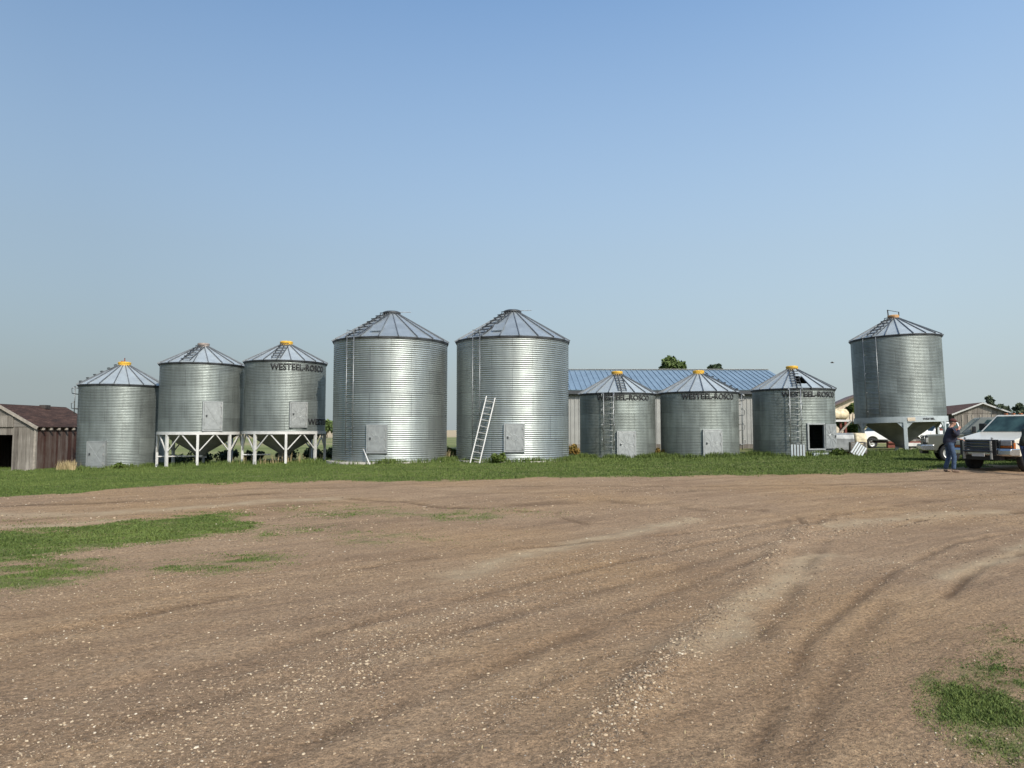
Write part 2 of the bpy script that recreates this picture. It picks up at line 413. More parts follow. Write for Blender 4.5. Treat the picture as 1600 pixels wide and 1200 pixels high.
RUT = [  # centre line in photo pixels, half width m, depth m, darkness, gravel
 ([(1150,1230),(1200,1120),(1255,1005),(1320,950),(1400,890),(1490,850),(1640,822)], .15, .022, .48, .1),
 ([(1235,1230),(1290,1080),(1330,1010),(1390,940)], .2, .012, .35, .1),
 ([(1470,935),(1490,922),(1520,893),(1560,874),(1640,852)], .13, .035, .7, .0),
 ([(1400,822),(1440,812),(1500,808),(1640,798)], .17, .03, .7, .1),
 ([(1260,824),(1300,806),(1400,790),(1500,778),(1640,768)], .22, .02, .45, .1),
 ([(1180,1000),(1230,930),(1275,870),(1290,845)], .18, .02, .5, .2),
 ([(1262,822),(1240,808),(1190,797),(1120,792)], .2, .03, .6, .2),
 ([(-100,1030),(150,975),(350,935),(600,880),(850,852),(1050,835),(1240,812)], .22, .02, .5, .0),
 ([(-100,1140),(150,1080),(330,1040),(600,965),(850,905),(1100,850),(1230,822)], .2, .02, .45, .15),
 ([(-100,1200),(200,1130),(450,1060),(700,990),(950,920),(1190,850)], .25, .015, .35, .1),
 ([(300,1230),(480,1160),(700,1070),(900,990),(1060,920),(1180,872)], .2, .02, .4, .1),
 ([(600,1230),(740,1160),(790,1100),(960,1020)], .12, .015, .35, .0),
 ([(540,780),(620,784),(690,792),(760,794)], .3, .02, .7, .0),
 ([(800,797),(860,800),(900,812),(915,820)], .15, .03, .6, .0),
 ([(-50,792),(150,787),(300,778),(450,770)], .6, .01, .55, .0),
 ([(-50,818),(150,806),(320,797),(460,788),(620,784)], .35, .01, .3, .0),
 ([(380,764),(600,762),(800,760),(1100,760),(1300,757),(1480,750),(1640,748)], .4, .015, .45, .0),
 ([(700,772),(900,770),(1100,765),(1300,762),(1450,756),(1640,752)], .35, .015, .35, .0),
 ([(900,762),(1000,765),(1080,768),(1160,764)], .35, .015, .5, .0),
 ([(800,790),(950,782),(1050,790),(1110,800)], .7, .01, .45, .1),
]
WINDROW = [([(880,1230),(950,1140),(1010,1075),(1080,1000),(1140,942),(1190,890),(1228,850),(1262,822)], .17, .045),
           ([(560,1230),(650,1180),(900,1050),(1010,985)], .2, .01), ([(480,1080),(560,1040),(660,990),(800,930),(1000,880)], .55, .008),
           ([(40,1050),(200,1030),(420,985),(560,950)], .4, .008), ([(1200,870),(1260,840),(1330,830),(1380,815)], .35, .01), ([(900,905),(1050,870),(1130,850)], .5, .008), ([(1040,850),(1100,835),(1180,825)], .5, .005)]
SAND = [([(-200,806),(150,803),(300,793),(430,782),(520,779)], .42), ([(-200,826),(60,822),(180,812)], .30), ([(1300,822),(1400,812),(1480,803),(1560,800)], .30), ([(1060,1010),(1150,985),(1230,905),(1290,868)], .18), ([(1480,905),(1530,880),(1640,846)], .16), ([(700,900),(900,850),(1080,812)], .22)]
SANDW = [([P(*q) for q in pl], w) for pl, w in SAND]
def sandfield(x, y):
    r = np.zeros(x.shape)
    for pl, w in SANDW:
        q = np.array(pl); lo = q.min(0)-2.5; hi = q.max(0)+2.5
        s = (x > lo[0]) & (x < hi[0]) & (y > lo[1]) & (y < hi[1])
        d, sg = segdist(x[s]+(fbm(x[s]*.9, y[s]*.9, 131)-.5)*.5, y[s]+(fbm(x[s]*.9, y[s]*.9, 137)-.5)*.5, pl)
        r[s] = np.maximum(r[s], np.exp(-(d/w)**2))
    return r
def dens(pl, n=8):
    out = []
    for (a, b) in zip(pl[:-1], pl[1:]):
        for k in range(n):
            t = k/n; out.append((a[0]+(b[0]-a[0])*t, a[1]+(b[1]-a[1])*t))
    return out+[pl[-1]]
def segdist(x, y, pl):
    d = np.full(x.shape, 1e9); sgn = np.zeros(x.shape)
    for (a, b) in zip(pl[:-1], pl[1:]):
        ax, ay = a; bx, by = b; dx, dy = bx-ax, by-ay; L2 = dx*dx+dy*dy+1e-9
        t = np.clip(((x-ax)*dx+(y-ay)*dy)/L2, 0, 1)
        e = np.hypot(x-ax-t*dx, y-ay-t*dy); cr = (dx*(y-ay)-dy*(x-ax))
        up = e < d; d = np.where(up, e, d); sgn = np.where(up, np.sign(cr), sgn)
    return d, sgn
RUTW = [([P(*q) for q in pl], w*.4, dp*.8, min(1, dk*1.4), gr) for pl, w, dp, dk, gr in RUT]
WINW = [([P(*q) for q in pl], w, h) for pl, w, h in WINDROW]
def trackfield(x, y):
    """height, dark soil, gravel, from wheel ruts and graded windrows"""
    h = np.zeros(x.shape); dk = np.zeros(x.shape); gr = np.zeros(x.shape)
    near = np.where((y < 34) & (np.abs(x) < 34))
    xx = x[near]; yy = y[near]
    wob = (fbm(xx*1.3, yy*1.3, 31)-.5)*.35*np.clip(yy/8, .3, 1)
    hh = np.zeros(xx.shape); dd = np.zeros(xx.shape); gg = np.zeros(xx.shape)
    for pl, w, dp, dark, g in RUTW:
        q = np.array(pl); lo = q.min(0)-2.2; hi = q.max(0)+2.2
        s = (xx > lo[0]) & (xx < hi[0]) & (yy > lo[1]) & (yy < hi[1])
        d, sg = segdist(xx[s]+wob[s], yy[s]+wob[s], pl)
        k = np.exp(-(d/w)**2); e = np.exp(-((d-1.8*w)/(.7*w))**2)
        br = 1.4*sstep(.18, .62, fbm(xx[s]*1.3, yy[s]*1.3, 71+int(dp*1000)))
        hh[s] += (-dp*k + dp*.4*e)*(.35+.65*np.minimum(br, 1.2)); dd[s] = np.maximum(dd[s], dark*k*br); gg[s] = np.maximum(gg[s], g*np.exp(-(d/(2*w))**2))
    for pl, w, ht in WINW:
        q = np.array(pl); lo = q.min(0)-2; hi = q.max(0)+2
        s = (xx > lo[0]) & (xx < hi[0]) & (yy > lo[1]) & (yy < hi[1])
        d, sg = segdist(xx[s]+wob[s], yy[s]+wob[s], pl)
        k = (1.0 if ht > .03 else .42)*np.exp(-(d/w)**2)*np.clip(.25+1.3*fbm(xx[s]*.9, yy[s]*.9, 41), 0, 1.3)
        hh[s] += ht*np.minimum(k, 1); gg[s] = np.maximum(gg[s], k)
    h[near] = hh; dk[near] = dd; gr[near] = gg
    return h, dk, gr
def along(x, y):                              # stretched field that follows the sweep of the traffic
    v = (y-9.5-.78*x+.0055*x*x)*.8
    u = x*.8+y*.6
    return u, v
def ground_height(x, y):
    z = terrain(x, y); u, v = along(x, y)
    f = np.clip(1-(y-25)/20, 0, 1)
    z = z + f*((fbm(u*.3, v*1.6, 51)-.5)*.028 + (fbm(x*2.6, y*2.6, 61, 4)-.5)*.032 + (fbm(u*1.2, v*8, 66, 3)-.5)*.026)
    return z
def axis_pts(lo, hi, d0, g, far):
    c = list(np.arange(lo, hi, d0)); d = d0; a = c[-1]; up = []
    while a < far: d *= g; a += d; up.append(a)
    return c, up
cx, upx = axis_pts(-9, 9, .06, 1.045, 6000)
xs = np.array([-a for a in upx][::-1] + cx + upx)
cy, upy = axis_pts(2.4, 11, .06, 1.022, 9000)
ys = np.array([-9000, -3000, -1000, -300, -100, -40, -15, -6, -2, .4, 1.4] + cy + upy)
X, Y = np.meshgrid(xs, ys); nx, ny = len(xs), len(ys)
Xf, Yf = X.ravel(), Y.ravel()
th, tdk, tgr = trackfield(Xf, Yf)
GM = grassmask(Xf, Yf)
Zf = ground_height(Xf, Yf) + th
U, Vv = along(Xf, Yf)
idx = np.arange(nx*ny).reshape(ny, nx)
FQ = np.stack([idx[:-1,:-1], idx[:-1,1:], idx[1:,1:], idx[1:,:-1]], -1).reshape(-1, 4)

def ground_mat():
    t = NT('packed_dirt_yard'); v = t.coord()
    g = t.attr('grass'); dk = t.attr('rut'); gr = t.attr('gravel'); u = t.attr('run'); w = t.attr('across'); far = t.attr('field')
    cb = t.n.new('ShaderNodeCombineXYZ'); t.link(t.math('MULTIPLY', u, .22), cb.inputs[0]); t.link(t.math('MULTIPLY', w, 1.5), cb.inputs[1])
    sv = cb.outputs[0]
    streak = t.noise(sv, 1.3, 6, .62); streak2 = t.noise(sv, 5.5, 5, .65)
    patch = t.noise(v, .35, 5, .6); mid = t.noise(v, 2.6, 6, .65); fine = t.noise(v, 26, 6, .7); grit = t.noise(v, 90, 3, .7)
    a = t.math('MULTIPLY', streak, .40); a = t.math('MULTIPLY_ADD', patch, .30, a); a = t.math('MULTIPLY_ADD', mid, .18, a); a = t.math('MULTIPLY_ADD', streak2, .12, a)
    soil = t.ramp(a, [(.34, (.192, .127, .079)), (.45, (.270, .182, .113)), (.54, (.322, .222, .138)), (.66, (.398, .283, .180))])
    hue = t.noise(v, .17, 3, .5)
    soil = t.mix(t.mr(hue, .45, .65), soil, t.mix(1, soil, (1.04, .99, .88), 'MULTIPLY'))
    fm = t.mr(fine, .28, .72, .50, 1.46)
    soil = t.mix(1, soil, fm, 'MULTIPLY')
    soil = t.mix(1, soil, t.mr(grit, .3, .7, .68, 1.32), 'MULTIPLY')
    cb2 = t.n.new('ShaderNodeCombineXYZ'); t.link(t.math('MULTIPLY', u, 1.1), cb2.inputs[0]); t.link(t.math('MULTIPLY', w, 5.5), cb2.inputs[1])
    dash = t.noise(cb2.outputs[0], 2.6, 5, .7)
    soil = t.mix(t.math('MULTIPLY', t.mr(dash, .55, .68), t.mr(patch, .38, .6, .2, .7)), soil, t.mix(1, soil, (.62, .60, .58), 'MULTIPLY'))
    clod = t.noise(v, 55, 4, .75)
    soil = t.mix(t.mr(clod, .60, .70, 0, .55), soil, t.mix(1, soil, (.42, .39, .37), 'MULTIPLY'))
    soil = t.mix(t.math('MULTIPLY', t.attr('sand'), t.mr(mid, .3, .65, .25, .8)), soil, (.42, .33, .215))
    soil = t.mix(t.math('MULTIPLY', dk, .74), soil, t.mix(1, soil, (.46, .43, .42), 'MULTIPLY'))
    # small stones in the surface
    vs = t.n.new('ShaderNodeTexVoronoi'); t.link(v, vs.inputs['Vector']); vs.inputs['Scale'].default_value = 46
    dist = vs.outputs['Distance']; cr = t.n.new('ShaderNodeSeparateColor'); t.link(vs.outputs['Color'], cr.inputs[0])
    thr = t.math('MULTIPLY_ADD', gr, .26, t.math('MULTIPLY', t.mr(patch, .4, .62), .06))
    pick = t.math('LESS_THAN', cr.outputs[0], thr)
    inside = t.math('LESS_THAN', dist, .27)
    st = t.math('MULTIPLY', pick, inside)
    scol = t.ramp(cr.outputs[1], [(0, (.20, .15, .11)), (.5, (.36, .28, .21)), (.85, (.50, .42, .33)), (1, (.66, .60, .52))])
    soil = t.mix(st, soil, scol)
    # turf
    gn = t.noise(v, 3.2, 6, .7)
    turf = t.ramp(gn, [(.3, (.065, .085, .024)), (.5, (.105, .138, .038)), (.7, (.175, .19, .072))])
    gm = t.mr(t.math('ADD', g, t.math('MULTIPLY', t.math('SUBTRACT', t.math('ADD', t.math('MULTIPLY', mid, .6), t.math('MULTIPLY', streak2, .5)), .55), 1.7)), .25, .85, 0, .8)
    col = t.mix(gm, soil, turf)
    fn = t.noise(t.mapping(v, (.03, .12, 1)), 1.0, 6, .6)
    pasture = t.ramp(fn, [(.32, (.11, .135, .045)), (.5, (.17, .19, .075)), (.64, (.26, .23, .13)), (.75, (.34, .26, .17))])
    col = t.mix(t.mr(far, 0, .5), col, pasture)
    col = t.mix(t.mr(far, .6, .9), col, (.40, .32, .21))
    hgt = t.math('ADD', t.math('MULTIPLY', fine, .9), t.math('MULTIPLY_ADD', mid, .9, t.math('MULTIPLY', streak2, .7)))
    hgt = t.math('MULTIPLY_ADD', st, .35, t.math('MULTIPLY_ADD', clod, .5, hgt))
    t.bump(hgt, .9, .035)
    return t.fin(col, .95, 0, .15)
M['ground'] = ground_mat()
field = .5*sstep(50, 70, Yf) + .5*sstep(120, 210, Yf)
ground = npmesh('ground', np.stack([Xf, Yf, Zf], 1), FQ, M['ground'], {'grass': GM, 'rut': tdk, 'gravel': tgr, 'run': U, 'across': Vv, 'field': field, 'sand': sandfield(Xf, Yf)}, True)
tag(ground, 'wide brown packed dirt yard with wheel ruts and grass edges', 'ground', kind='structure')
def surf(x, y):
    x = np.asarray(x, float); y = np.asarray(y, float)
    return ground_height(x, y) + trackfield(x, y)[0]
def sz(x, y): return float(surf(np.array([x]), np.array([y]))[0])

# stones: many small pieces, denser along the windrows
def stones():
    n = 420000
    d = 3.0*np.exp(rng.random(n)*math.log(24/3.0)); a = (rng.random(n)-.5)*1.55
    x = d*np.sin(a); y = d*np.cos(a)
    ok = y > 2.6; x = x[ok]; y = y[ok]
    gm = grassmask(x, y); _, _, gv = trackfield(x, y); u, v = along(x, y)
    pr = (.07 + 1.25*np.clip(gv, 0, 1)**1.3 + .62*sstep(.47, .66, fbm(u*.3, v*1.1, 81)))*(1-.8*gm)
    k = rng.random(len(x)) < pr*.62; x = x[k]; y = y[k]; gv = gv[k]
    n = len(x)
    t = (1+5**.5)/2
    B = np.array([(-1,t,0),(1,t,0),(-1,-t,0),(1,-t,0),(0,-1,t),(0,1,t),(0,-1,-t),(0,1,-t),(t,0,-1),(t,0,1),(-t,0,-1),(-t,0,1)], float)/1.9
    T = np.array([(0,11,5),(0,5,1),(0,1,7),(0,7,10),(0,10,11),(1,5,9),(5,11,4),(11,10,2),(10,7,6),(7,1,8),(3,9,4),(3,4,2),(3,2,6),(3,6,8),(3,8,9),(4,9,5),(2,4,11),(6,2,10),(8,6,7),(9,8,1)])
    r = .0023*np.exp(rng.random(n)**4.5*1.5)*(1+.3*gv); r = np.where(rng.random(n) < .006, r*1.6, r)
    r = r*np.clip(y/7, 1, 1.9)
    V = B[None]*(1+.35*(rng.random((n, 12, 1))-.5))*r[:,None,None]*np.stack([rng.uniform(.8,1.5,n), rng.uniform(.7,1.1,n), rng.uniform(.45,.8,n)], 1)[:,None,:]
    an = rng.random(n)*2*PI; c, s = np.cos(an), np.sin(an)
    Vx = V[:,:,0]*c[:,None]-V[:,:,1]*s[:,None]+x[:,None]; Vy = V[:,:,0]*s[:,None]+V[:,:,1]*c[:,None]+y[:,None]
    Vz = V[:,:,2]+(surf(x, y)+r*.15)[:,None]
    tone = np.clip(rng.random(n)**2.0, 0, 1)
    FF = (T[None]+(np.arange(n)*12)[:,None,None]).reshape(-1, 3)
    o = npmesh('gravel', np.stack([Vx, Vy, Vz], -1).reshape(-1, 3), FF, M['stone'], {'tone': np.repeat(tone, 12)})
    tag(o, 'pale pebbles and gravel scattered over the dirt yard', 'gravel', kind='stuff')
stones()

# grass blades
def blades(name, x, y, h, w, mat, label, lean=.5, tone=None, z=None):
    n = len(x); an = rng.random(n)*2*PI; la = rng.random(n)*2*PI; l = h*lean*rng.random(n)
    z = surf(x, y)-.01 if z is None else z
    bx, by = np.cos(an)*w/2, np.sin(an)*w/2
    mx, my, mz = x+np.cos(la)*l*.35, y+np.sin(la)*l*.35, z+h*.6
    tx, ty, tz = x+np.cos(la)*l, y+np.sin(la)*l, z+h*(1-.15*rng.random(n))
    V = np.stack([np.stack([x-bx, y-by, z], 1), np.stack([x+bx, y+by, z], 1), np.stack([mx+bx*.8, my+by*.8, mz], 1), np.stack([mx-bx*.8, my-by*.8, mz], 1), np.stack([tx, ty, tz], 1)], 1)
    b = (np.arange(n)*5)[:,None]
    FF = np.concatenate([b+np.array([[0,1,2]]), b+np.array([[0,2,3]]), b+np.array([[3,2,4]])], 0)
    if tone is None: tone = np.clip(.5*fbm(x*.5, y*1.1, 91)+.25*fbm(x*3, y*3, 95)+.5*rng.random(n)-.12, 0, 1)
    o = npmesh(name, V.reshape(-1, 3), FF, mat, {'tone': np.repeat(tone, 5)})
    return tag(o, label, 'grass', kind='stuff')
def band():
    n = 330000
    y = 18+rng.random(n)*24; x = (rng.random(n)-.5)*2*(y*.76+1.5)
    g = grassmask(x, y); k = rng.random(n) < g**1.5; x, y = x[k], y[k]
    clump = fbm(x*1.4, y*1.4, 101)
    h = (.022+.060*clump)*(.6+.8*rng.random(len(x))); h *= 1+1.3*sstep(33.0, 35, y)*clump
    w = .018+.018*rng.random(len(x))
    blades('grass', x, y, h, w, M['blade'], 'green grass strip growing along the foot of the bins')
band()
def near_patch():
    n = 420000
    d = 3.2*np.exp(rng.random(n)*math.log(20/3.2)); a = (rng.random(n)-.5)*1.6
    x = np.concatenate([d*np.sin(a), 2.0+rng.random(420000)*2.8, -16+rng.random(300000)*13]); y = np.concatenate([d*np.cos(a), 3.2+rng.random(420000)*2.8, 7+rng.random(300000)*9]); ok = (y > 2.8) & (y < np.interp(x, _bx, _by)-.6); x, y = x[ok], y[ok]
    g = grassmask(x, y); k = rng.random(len(x)) < g**1.15*np.clip(y/7, .6, 1); x, y = x[k], y[k]
    cl = fbm(x*3, y*3, 111)
    h = (.012+.042*cl)*(.5+.8*rng.random(len(x)))*np.clip(y/9, .75, 1.0)*(.5+.5*g[k]); w = (.004+.004*rng.random(len(x)))*np.clip(y/4, 1, 3.5)
    blades('grass', x, y, h, w, M['blade'], 'low green grass patches spreading over the dirt yard', .9)
    # dry bits and straw lying about
    n = 5200; d = 3.2*np.exp(rng.random(n)*math.log(4)); a = (rng.random(n)-.5)*1.5; x = d*np.sin(a); y = d*np.cos(a)
    ok = y > 2.8; x, y = x[ok], y[ok]; p = .12+.88*sstep(1.2, 3, x)*sstep(9, 5, y)
    k = rng.random(len(x)) < p; x, y = x[k], y[k]
    blades('grass', x, y, .012+.02*rng.random(len(x)), .003+.004*rng.random(len(x)), M['dry'], 'dry straw bits scattered on the bare dirt', 3.0)
near_patch()

# ------------------------------------------------------------------ grain bins
def polar(r, a, z): return (r*math.sin(a), -r*math.cos(a), z)     # a = 0 faces the yard, grows to the right
def corr_wall(Rw, z0, z1, pitch, amp, nseg=120, hole=None):
    nz = int(round((z1-z0)/pitch*(6 if pitch > .1 else 5))); zz = np.linspace(z0, z1, nz+1)
    an = np.linspace(0, 2*PI, nseg, endpoint=False)-PI
    rr = Rw+amp*np.sin(zz*2*PI/pitch)
    A, Z = np.meshgrid(an, zz); RR = np.repeat(rr[:,None], nseg, 1)
    V = np.stack([RR*np.sin(A), -RR*np.cos(A), Z], -1).reshape(-1, 3)
    i = np.arange((nz+1)*nseg).reshape(nz+1, nseg); j = np.roll(i, -1, 1)
    Fq = np.stack([i[:-1], j[:-1], j[1:], i[1:]], -1)
    if hole:
        a0, a1, h0, h1 = hole
        am = an+PI/nseg; zm = (zz[:-1]+zz[1:])/2
        keep = ~(((am > a0) & (am < a1))[None] & ((zm > h0) & (zm < h1))[:,None])
        Fq = Fq[keep]
    return V, Fq.reshape(-1, 4)
def bin_roof(root, Rr, z0, z1, rc, n=20, openseg=None, roofmat='roof'):
    mb = MB(); off = 2*PI/n*.35
    for k in range(n):
        a0 = off+2*PI*k/n; a1 = a0+2*PI/n; am = (a0+a1)/2
        p = lambda r, a, dz=0: polar(r, a, z0+(z1-z0)*(Rr-r)/(Rr-rc)+dz)
        am_ = (am+PI) % (2*PI)-PI
        if openseg is not None and abs(am_-openseg) < PI/n:
            ra, rb = Rr-(Rr-rc)*.22, Rr-(Rr-rc)*.55
            for r0, r1 in ((Rr, ra), (rb, rc)): mb.add([p(r0,a0), p(r0,a1), p(r1,a1), p(r1,a0)], [(0,1,2,3)])
            root['_hatch'] = 0
            L = MB()
            q = [p(rb+.05,a0+.03,.06), p(rb+.05,a1-.03,.06), p(rb-.62,a1-.06,.10), p(rb-.62,a0+.06,.10)]
            L.slab(q, .03); L.build('roof_hatch', M['roof'], root)
        else:
            for r0, r1 in ((Rr, (Rr+rc)*.5), ((Rr+rc)*.5, rc)):
                mb.add([p(r0,a0), p(r0,a1), p(r1,a1), p(r1,a0)], [(0,1,2,3)])
            mb.add([p(Rr,a0), p(Rr,a1), polar(Rr,a1,z0-.05), polar(Rr,a0,z0-.05)], [(0,1,2,3)]); mb.mi[-1] = 2  # skirt coloured dark for the shade at the eave edge
    mb.k = 1
    for k in range(n):
        a0 = off+2*PI*k/n
        p0 = polar(Rr+.03, a0, z0+.02); p1 = polar(rc, a0, z1+.02)
        mb.bar(p0, p1, .032, .06)
    if '_hatch' in root: del root['_hatch']
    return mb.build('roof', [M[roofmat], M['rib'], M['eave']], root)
def door(root, a, Rw, z0, h, w, leaf_mat=None, plain_leaf=False):
    e = Rw+.05
    t = Vector((math.cos(a), math.sin(a), 0)); n = Vector((math.sin(a), -math.cos(a), 0)); c = n*e
    def q(u, d, z): return c+t*u+n*d+Vector((0, 0, z))
    f = MB(); fw = .07
    rot = Matrix((t, n, Vector((0,0,1)))).transposed()
    f.box(q(-w/2-fw/2, -.03, z0+h/2), (fw, .12, h+2*fw), rot); f.box(q(w/2+fw/2, -.03, z0+h/2), (fw, .12, h+2*fw), rot)
    f.box(q(0, -.032, z0+h+fw/2), (w, .116, fw), rot); f.box(q(0, -.032, z0-fw/2), (w, .116, fw), rot)
    d = MB(); d.box(q(0, .0, z0+h/2), (w-.02, .06, h-.02), rot)
    zc = z0+h/2
    if plain_leaf:
        for sx, sz_ in ((-1,-1),(1,-1),(1,1),(-1,1)): d.bar(q(0, .033, zc), q(sx*w*.44, .033, zc+sz_*h*.44), .02, .014, n)
    else:
        pts = [q(.14*math.sin(k*PI/8), .034, zc+.14*math.cos(k*PI/8)) for k in range(17)]
        d.tube(pts, .012, 5, False)
        for k in range(12):
            g = 2*PI*(k+.5)/12; ex = min(abs(w*.44/max(.05, abs(math.sin(g)))), abs(h*.44/max(.05, abs(math.cos(g)))))
            d.bar(q(.18*math.sin(g), .033, zc+.18*math.cos(g)), q(ex*math.sin(g), .033, zc+ex*math.cos(g)), .022, .014, n)
    o = d.build('door', leaf_mat or M['door'], root, bevel=.006)
    f.build('door_frame', M['door'], root)
    g = MB(); g.box(q(-w*.36, .05, zc+.02), (.07, .05, .10), rot); g.build('door_latch', M['darkcap'], o)
    for zz in (.12, .5, .88):
        hg = MB(); hg.box(q(w*.47, .045, z0+h*zz), (.05, .05, .12), rot); hg.build('hinge', M['aluminium'], o)
def wall_ladder(root, a, Rw, z0, z1, w=.40, hoops=False, m='ladder', top=.0):
    mb = MB(); da = w/2/Rw; r = Rw+.16
    for s in (-1, 1):
        mb.tube([polar(r, a+s*da, z0), polar(r, a+s*da, z1)], .022, 6)
        if top: mb.tube([polar(r, a+s*da, z1), polar(r, a+s*da, z1+top), polar(Rw-.25, a+s*da, z1+top*.9), polar(Rw-.3, a+s*da, z1+.1)], .018, 6)
        z = z0+.3
        while z < z1:
            mb.tube([polar(Rw, a+s*da, z), polar(r, a+s*da, z)], .016, 5); z += 1.1
    z = z0+.15
    while z < z1:
        mb.tube([polar(r, a-da, z), polar(r, a+da, z)], .014, 5); z += .30
    if hoops:
        z = z0+.25
        while z < z1-.3:
            for s in (-1, 1):
                aa = a+s*(da+.02)
                mb.tube([polar(Rw+.02, aa, z), polar(Rw+.30, aa, z+.05), polar(Rw+.32, aa, z+.3), polar(Rw+.16, aa, z+.42)], .015, 5)
            z += .81
    return mb.build('wall_ladder', M[m], root, True)
def roof_steps(root, a, Rr, z0, z1, rc, n=6, w=.46):
    mb = MB()
    for k in range(n):
        r = Rr-.15-(Rr-rc-.3)*k/(n-1); z = z0+(z1-z0)*(Rr-r)/(Rr-rc)+.11
        p = Vector(polar(r, a, z)); t = Vector((math.cos(a), math.sin(a), 0))
        mb.bar(p-t*w/2, p+t*w/2, .10, .028)
        for s in (-1, 1): mb.bar(p+t*s*w/2, p+t*s*w/2-Vector((0,0,.13)), .02, .02)
    for s in (-1, 1):
        q0 = Vector(polar(Rr-.12, a, z0+(z1-z0)*.12/(Rr-rc)+.03)); q1 = Vector(polar(rc+.12, a, z0+(z1-z0)*(Rr-rc-.12)/(Rr-rc)+.03))
        mb.bar(q0+t*s*w/2, q1+t*s*w/2, .022, .03)
    return mb.build('roof_ladder', M['eave'], root)
def lettering(root, text, Rw, a_mid, span, z, h, mat='letters'):
    cu = bpy.data.curves.new('lettering', 'FONT'); cu.body = text; cu.size = 1; cu.offset = .034; cu.resolution_u = 3; cu.space_character = 1.04
    o = bpy.data.objects.new('lettering_source', cu); C.objects.link(o)
    bpy.context.view_layer.update()
    me = bpy.data.meshes.new_from_object(o.evaluated_get(bpy.context.evaluated_depsgraph_get()))
    bpy.data.objects.remove(o)
    n = len(me.vertices); v = np.zeros(n*3); me.vertices.foreach_get('co', v); v = v.reshape(-1, 3)
    bm = bmesh.new(); bm.from_mesh(me)
    bmesh.ops.triangulate(bm, faces=bm.faces)
    bmesh.ops.subdivide_edges(bm, edges=[e for e in bm.edges if abs(e.verts[0].co.x-e.verts[1].co.x) > .2], cuts=2)
    lo = [min(q.co[i] for q in bm.verts) for i in (0, 1)]; hi = [max(q.co[i] for q in bm.verts) for i in (0, 1)]
    for q in bm.verts:
        a = a_mid+((q.co.x-lo[0])/(hi[0]-lo[0])-.5)*span; zz = z+((q.co.y-lo[1])/(hi[1]-lo[1])-.5)*h
        q.co = polar(Rw, a, zz)
    r = bmesh.ops.extrude_face_region(bm, geom=bm.faces[:])
    for q in [g for g in r['geom'] if isinstance(g, bmesh.types.BMVert)]:
        s = math.hypot(q.co.x, q.co.y); q.co.x *= (s+.005)/s; q.co.y *= (s+.005)/s
    bmesh.ops.recalc_face_normals(bm, faces=bm.faces)
    bm.to_mesh(me); bm.free(); me.name = 'lettering'
    me.materials.clear(); me.materials.append(M[mat])
    ob = bpy.data.objects.new('lettering', me); C.objects.link(ob); ob.parent = root
    return ob
def roof_cap(root, rc, z, mat, h=.2, style='drum'):
    mb = MB()
    if style == 'drum': mb.lathe([(0, z-.1), (rc, z-.1), (rc, z+h*.5), (rc*1.05, z+h*.55), (rc*1.05, z+h*.85), (rc*.9, z+h), (0, z+h*1.05)], 28)
    else: mb.lathe([(0, z-.1), (rc*.95, z-.1), (rc*.95, z+.02), (rc*1.1, z+.03), (rc*1.1, z+.11), (rc*.8, z+.16), (0, z+.18)], 28)
    return mb.build('roof_cap', mat, root, bevel=.01)

BIN_GROUP = 'steel grain bins standing in a row'
def grain_bin(name, label, X, Y, base, Rw, eave, top, mat, rc=.32, capmat='yellow', capstyle='drum', wall0=-.15, pitch=.082, amp=.0060, hole=None, openseg=None, tilt=None, nroof=20, roofmat='roof'):
    ac = math.atan2(-X, Y)
    rot = (0, 0, ac)
    if tilt:
        q = Matrix.Rotation(tilt, 3, Vector((X, Y, 0)).normalized()) @ Matrix.Rotation(ac, 3, 'Z'); rot = q.to_euler()
    root = thing(name, label, 'grain bin', (X, Y, base), group=BIN_GROUP, rot=rot)
    V, Fq = corr_wall(Rw, wall0, eave-base-.02, pitch, amp, hole=hole)
    npmesh('wall', V, Fq, M[mat], None, True, root)
    e = eave-base
    er = MB(); er.lathe([(Rw+amp+.004, e-.10), (Rw+amp+.03, e-.10), (Rw+amp+.03, e-.02), (Rw+amp+.004, e-.02), (Rw+amp+.004, e-.10)], 96)  # dark band stands in for the shade under the roof overhang
    er.build('eave_shade_ring', M['eave'], root)
    bin_roof(root, Rw+.09, e, top-base, rc*.9, nroof, openseg, roofmat)
    roof_cap(root, rc, top-base, M[capmat], .2, capstyle)
    return root
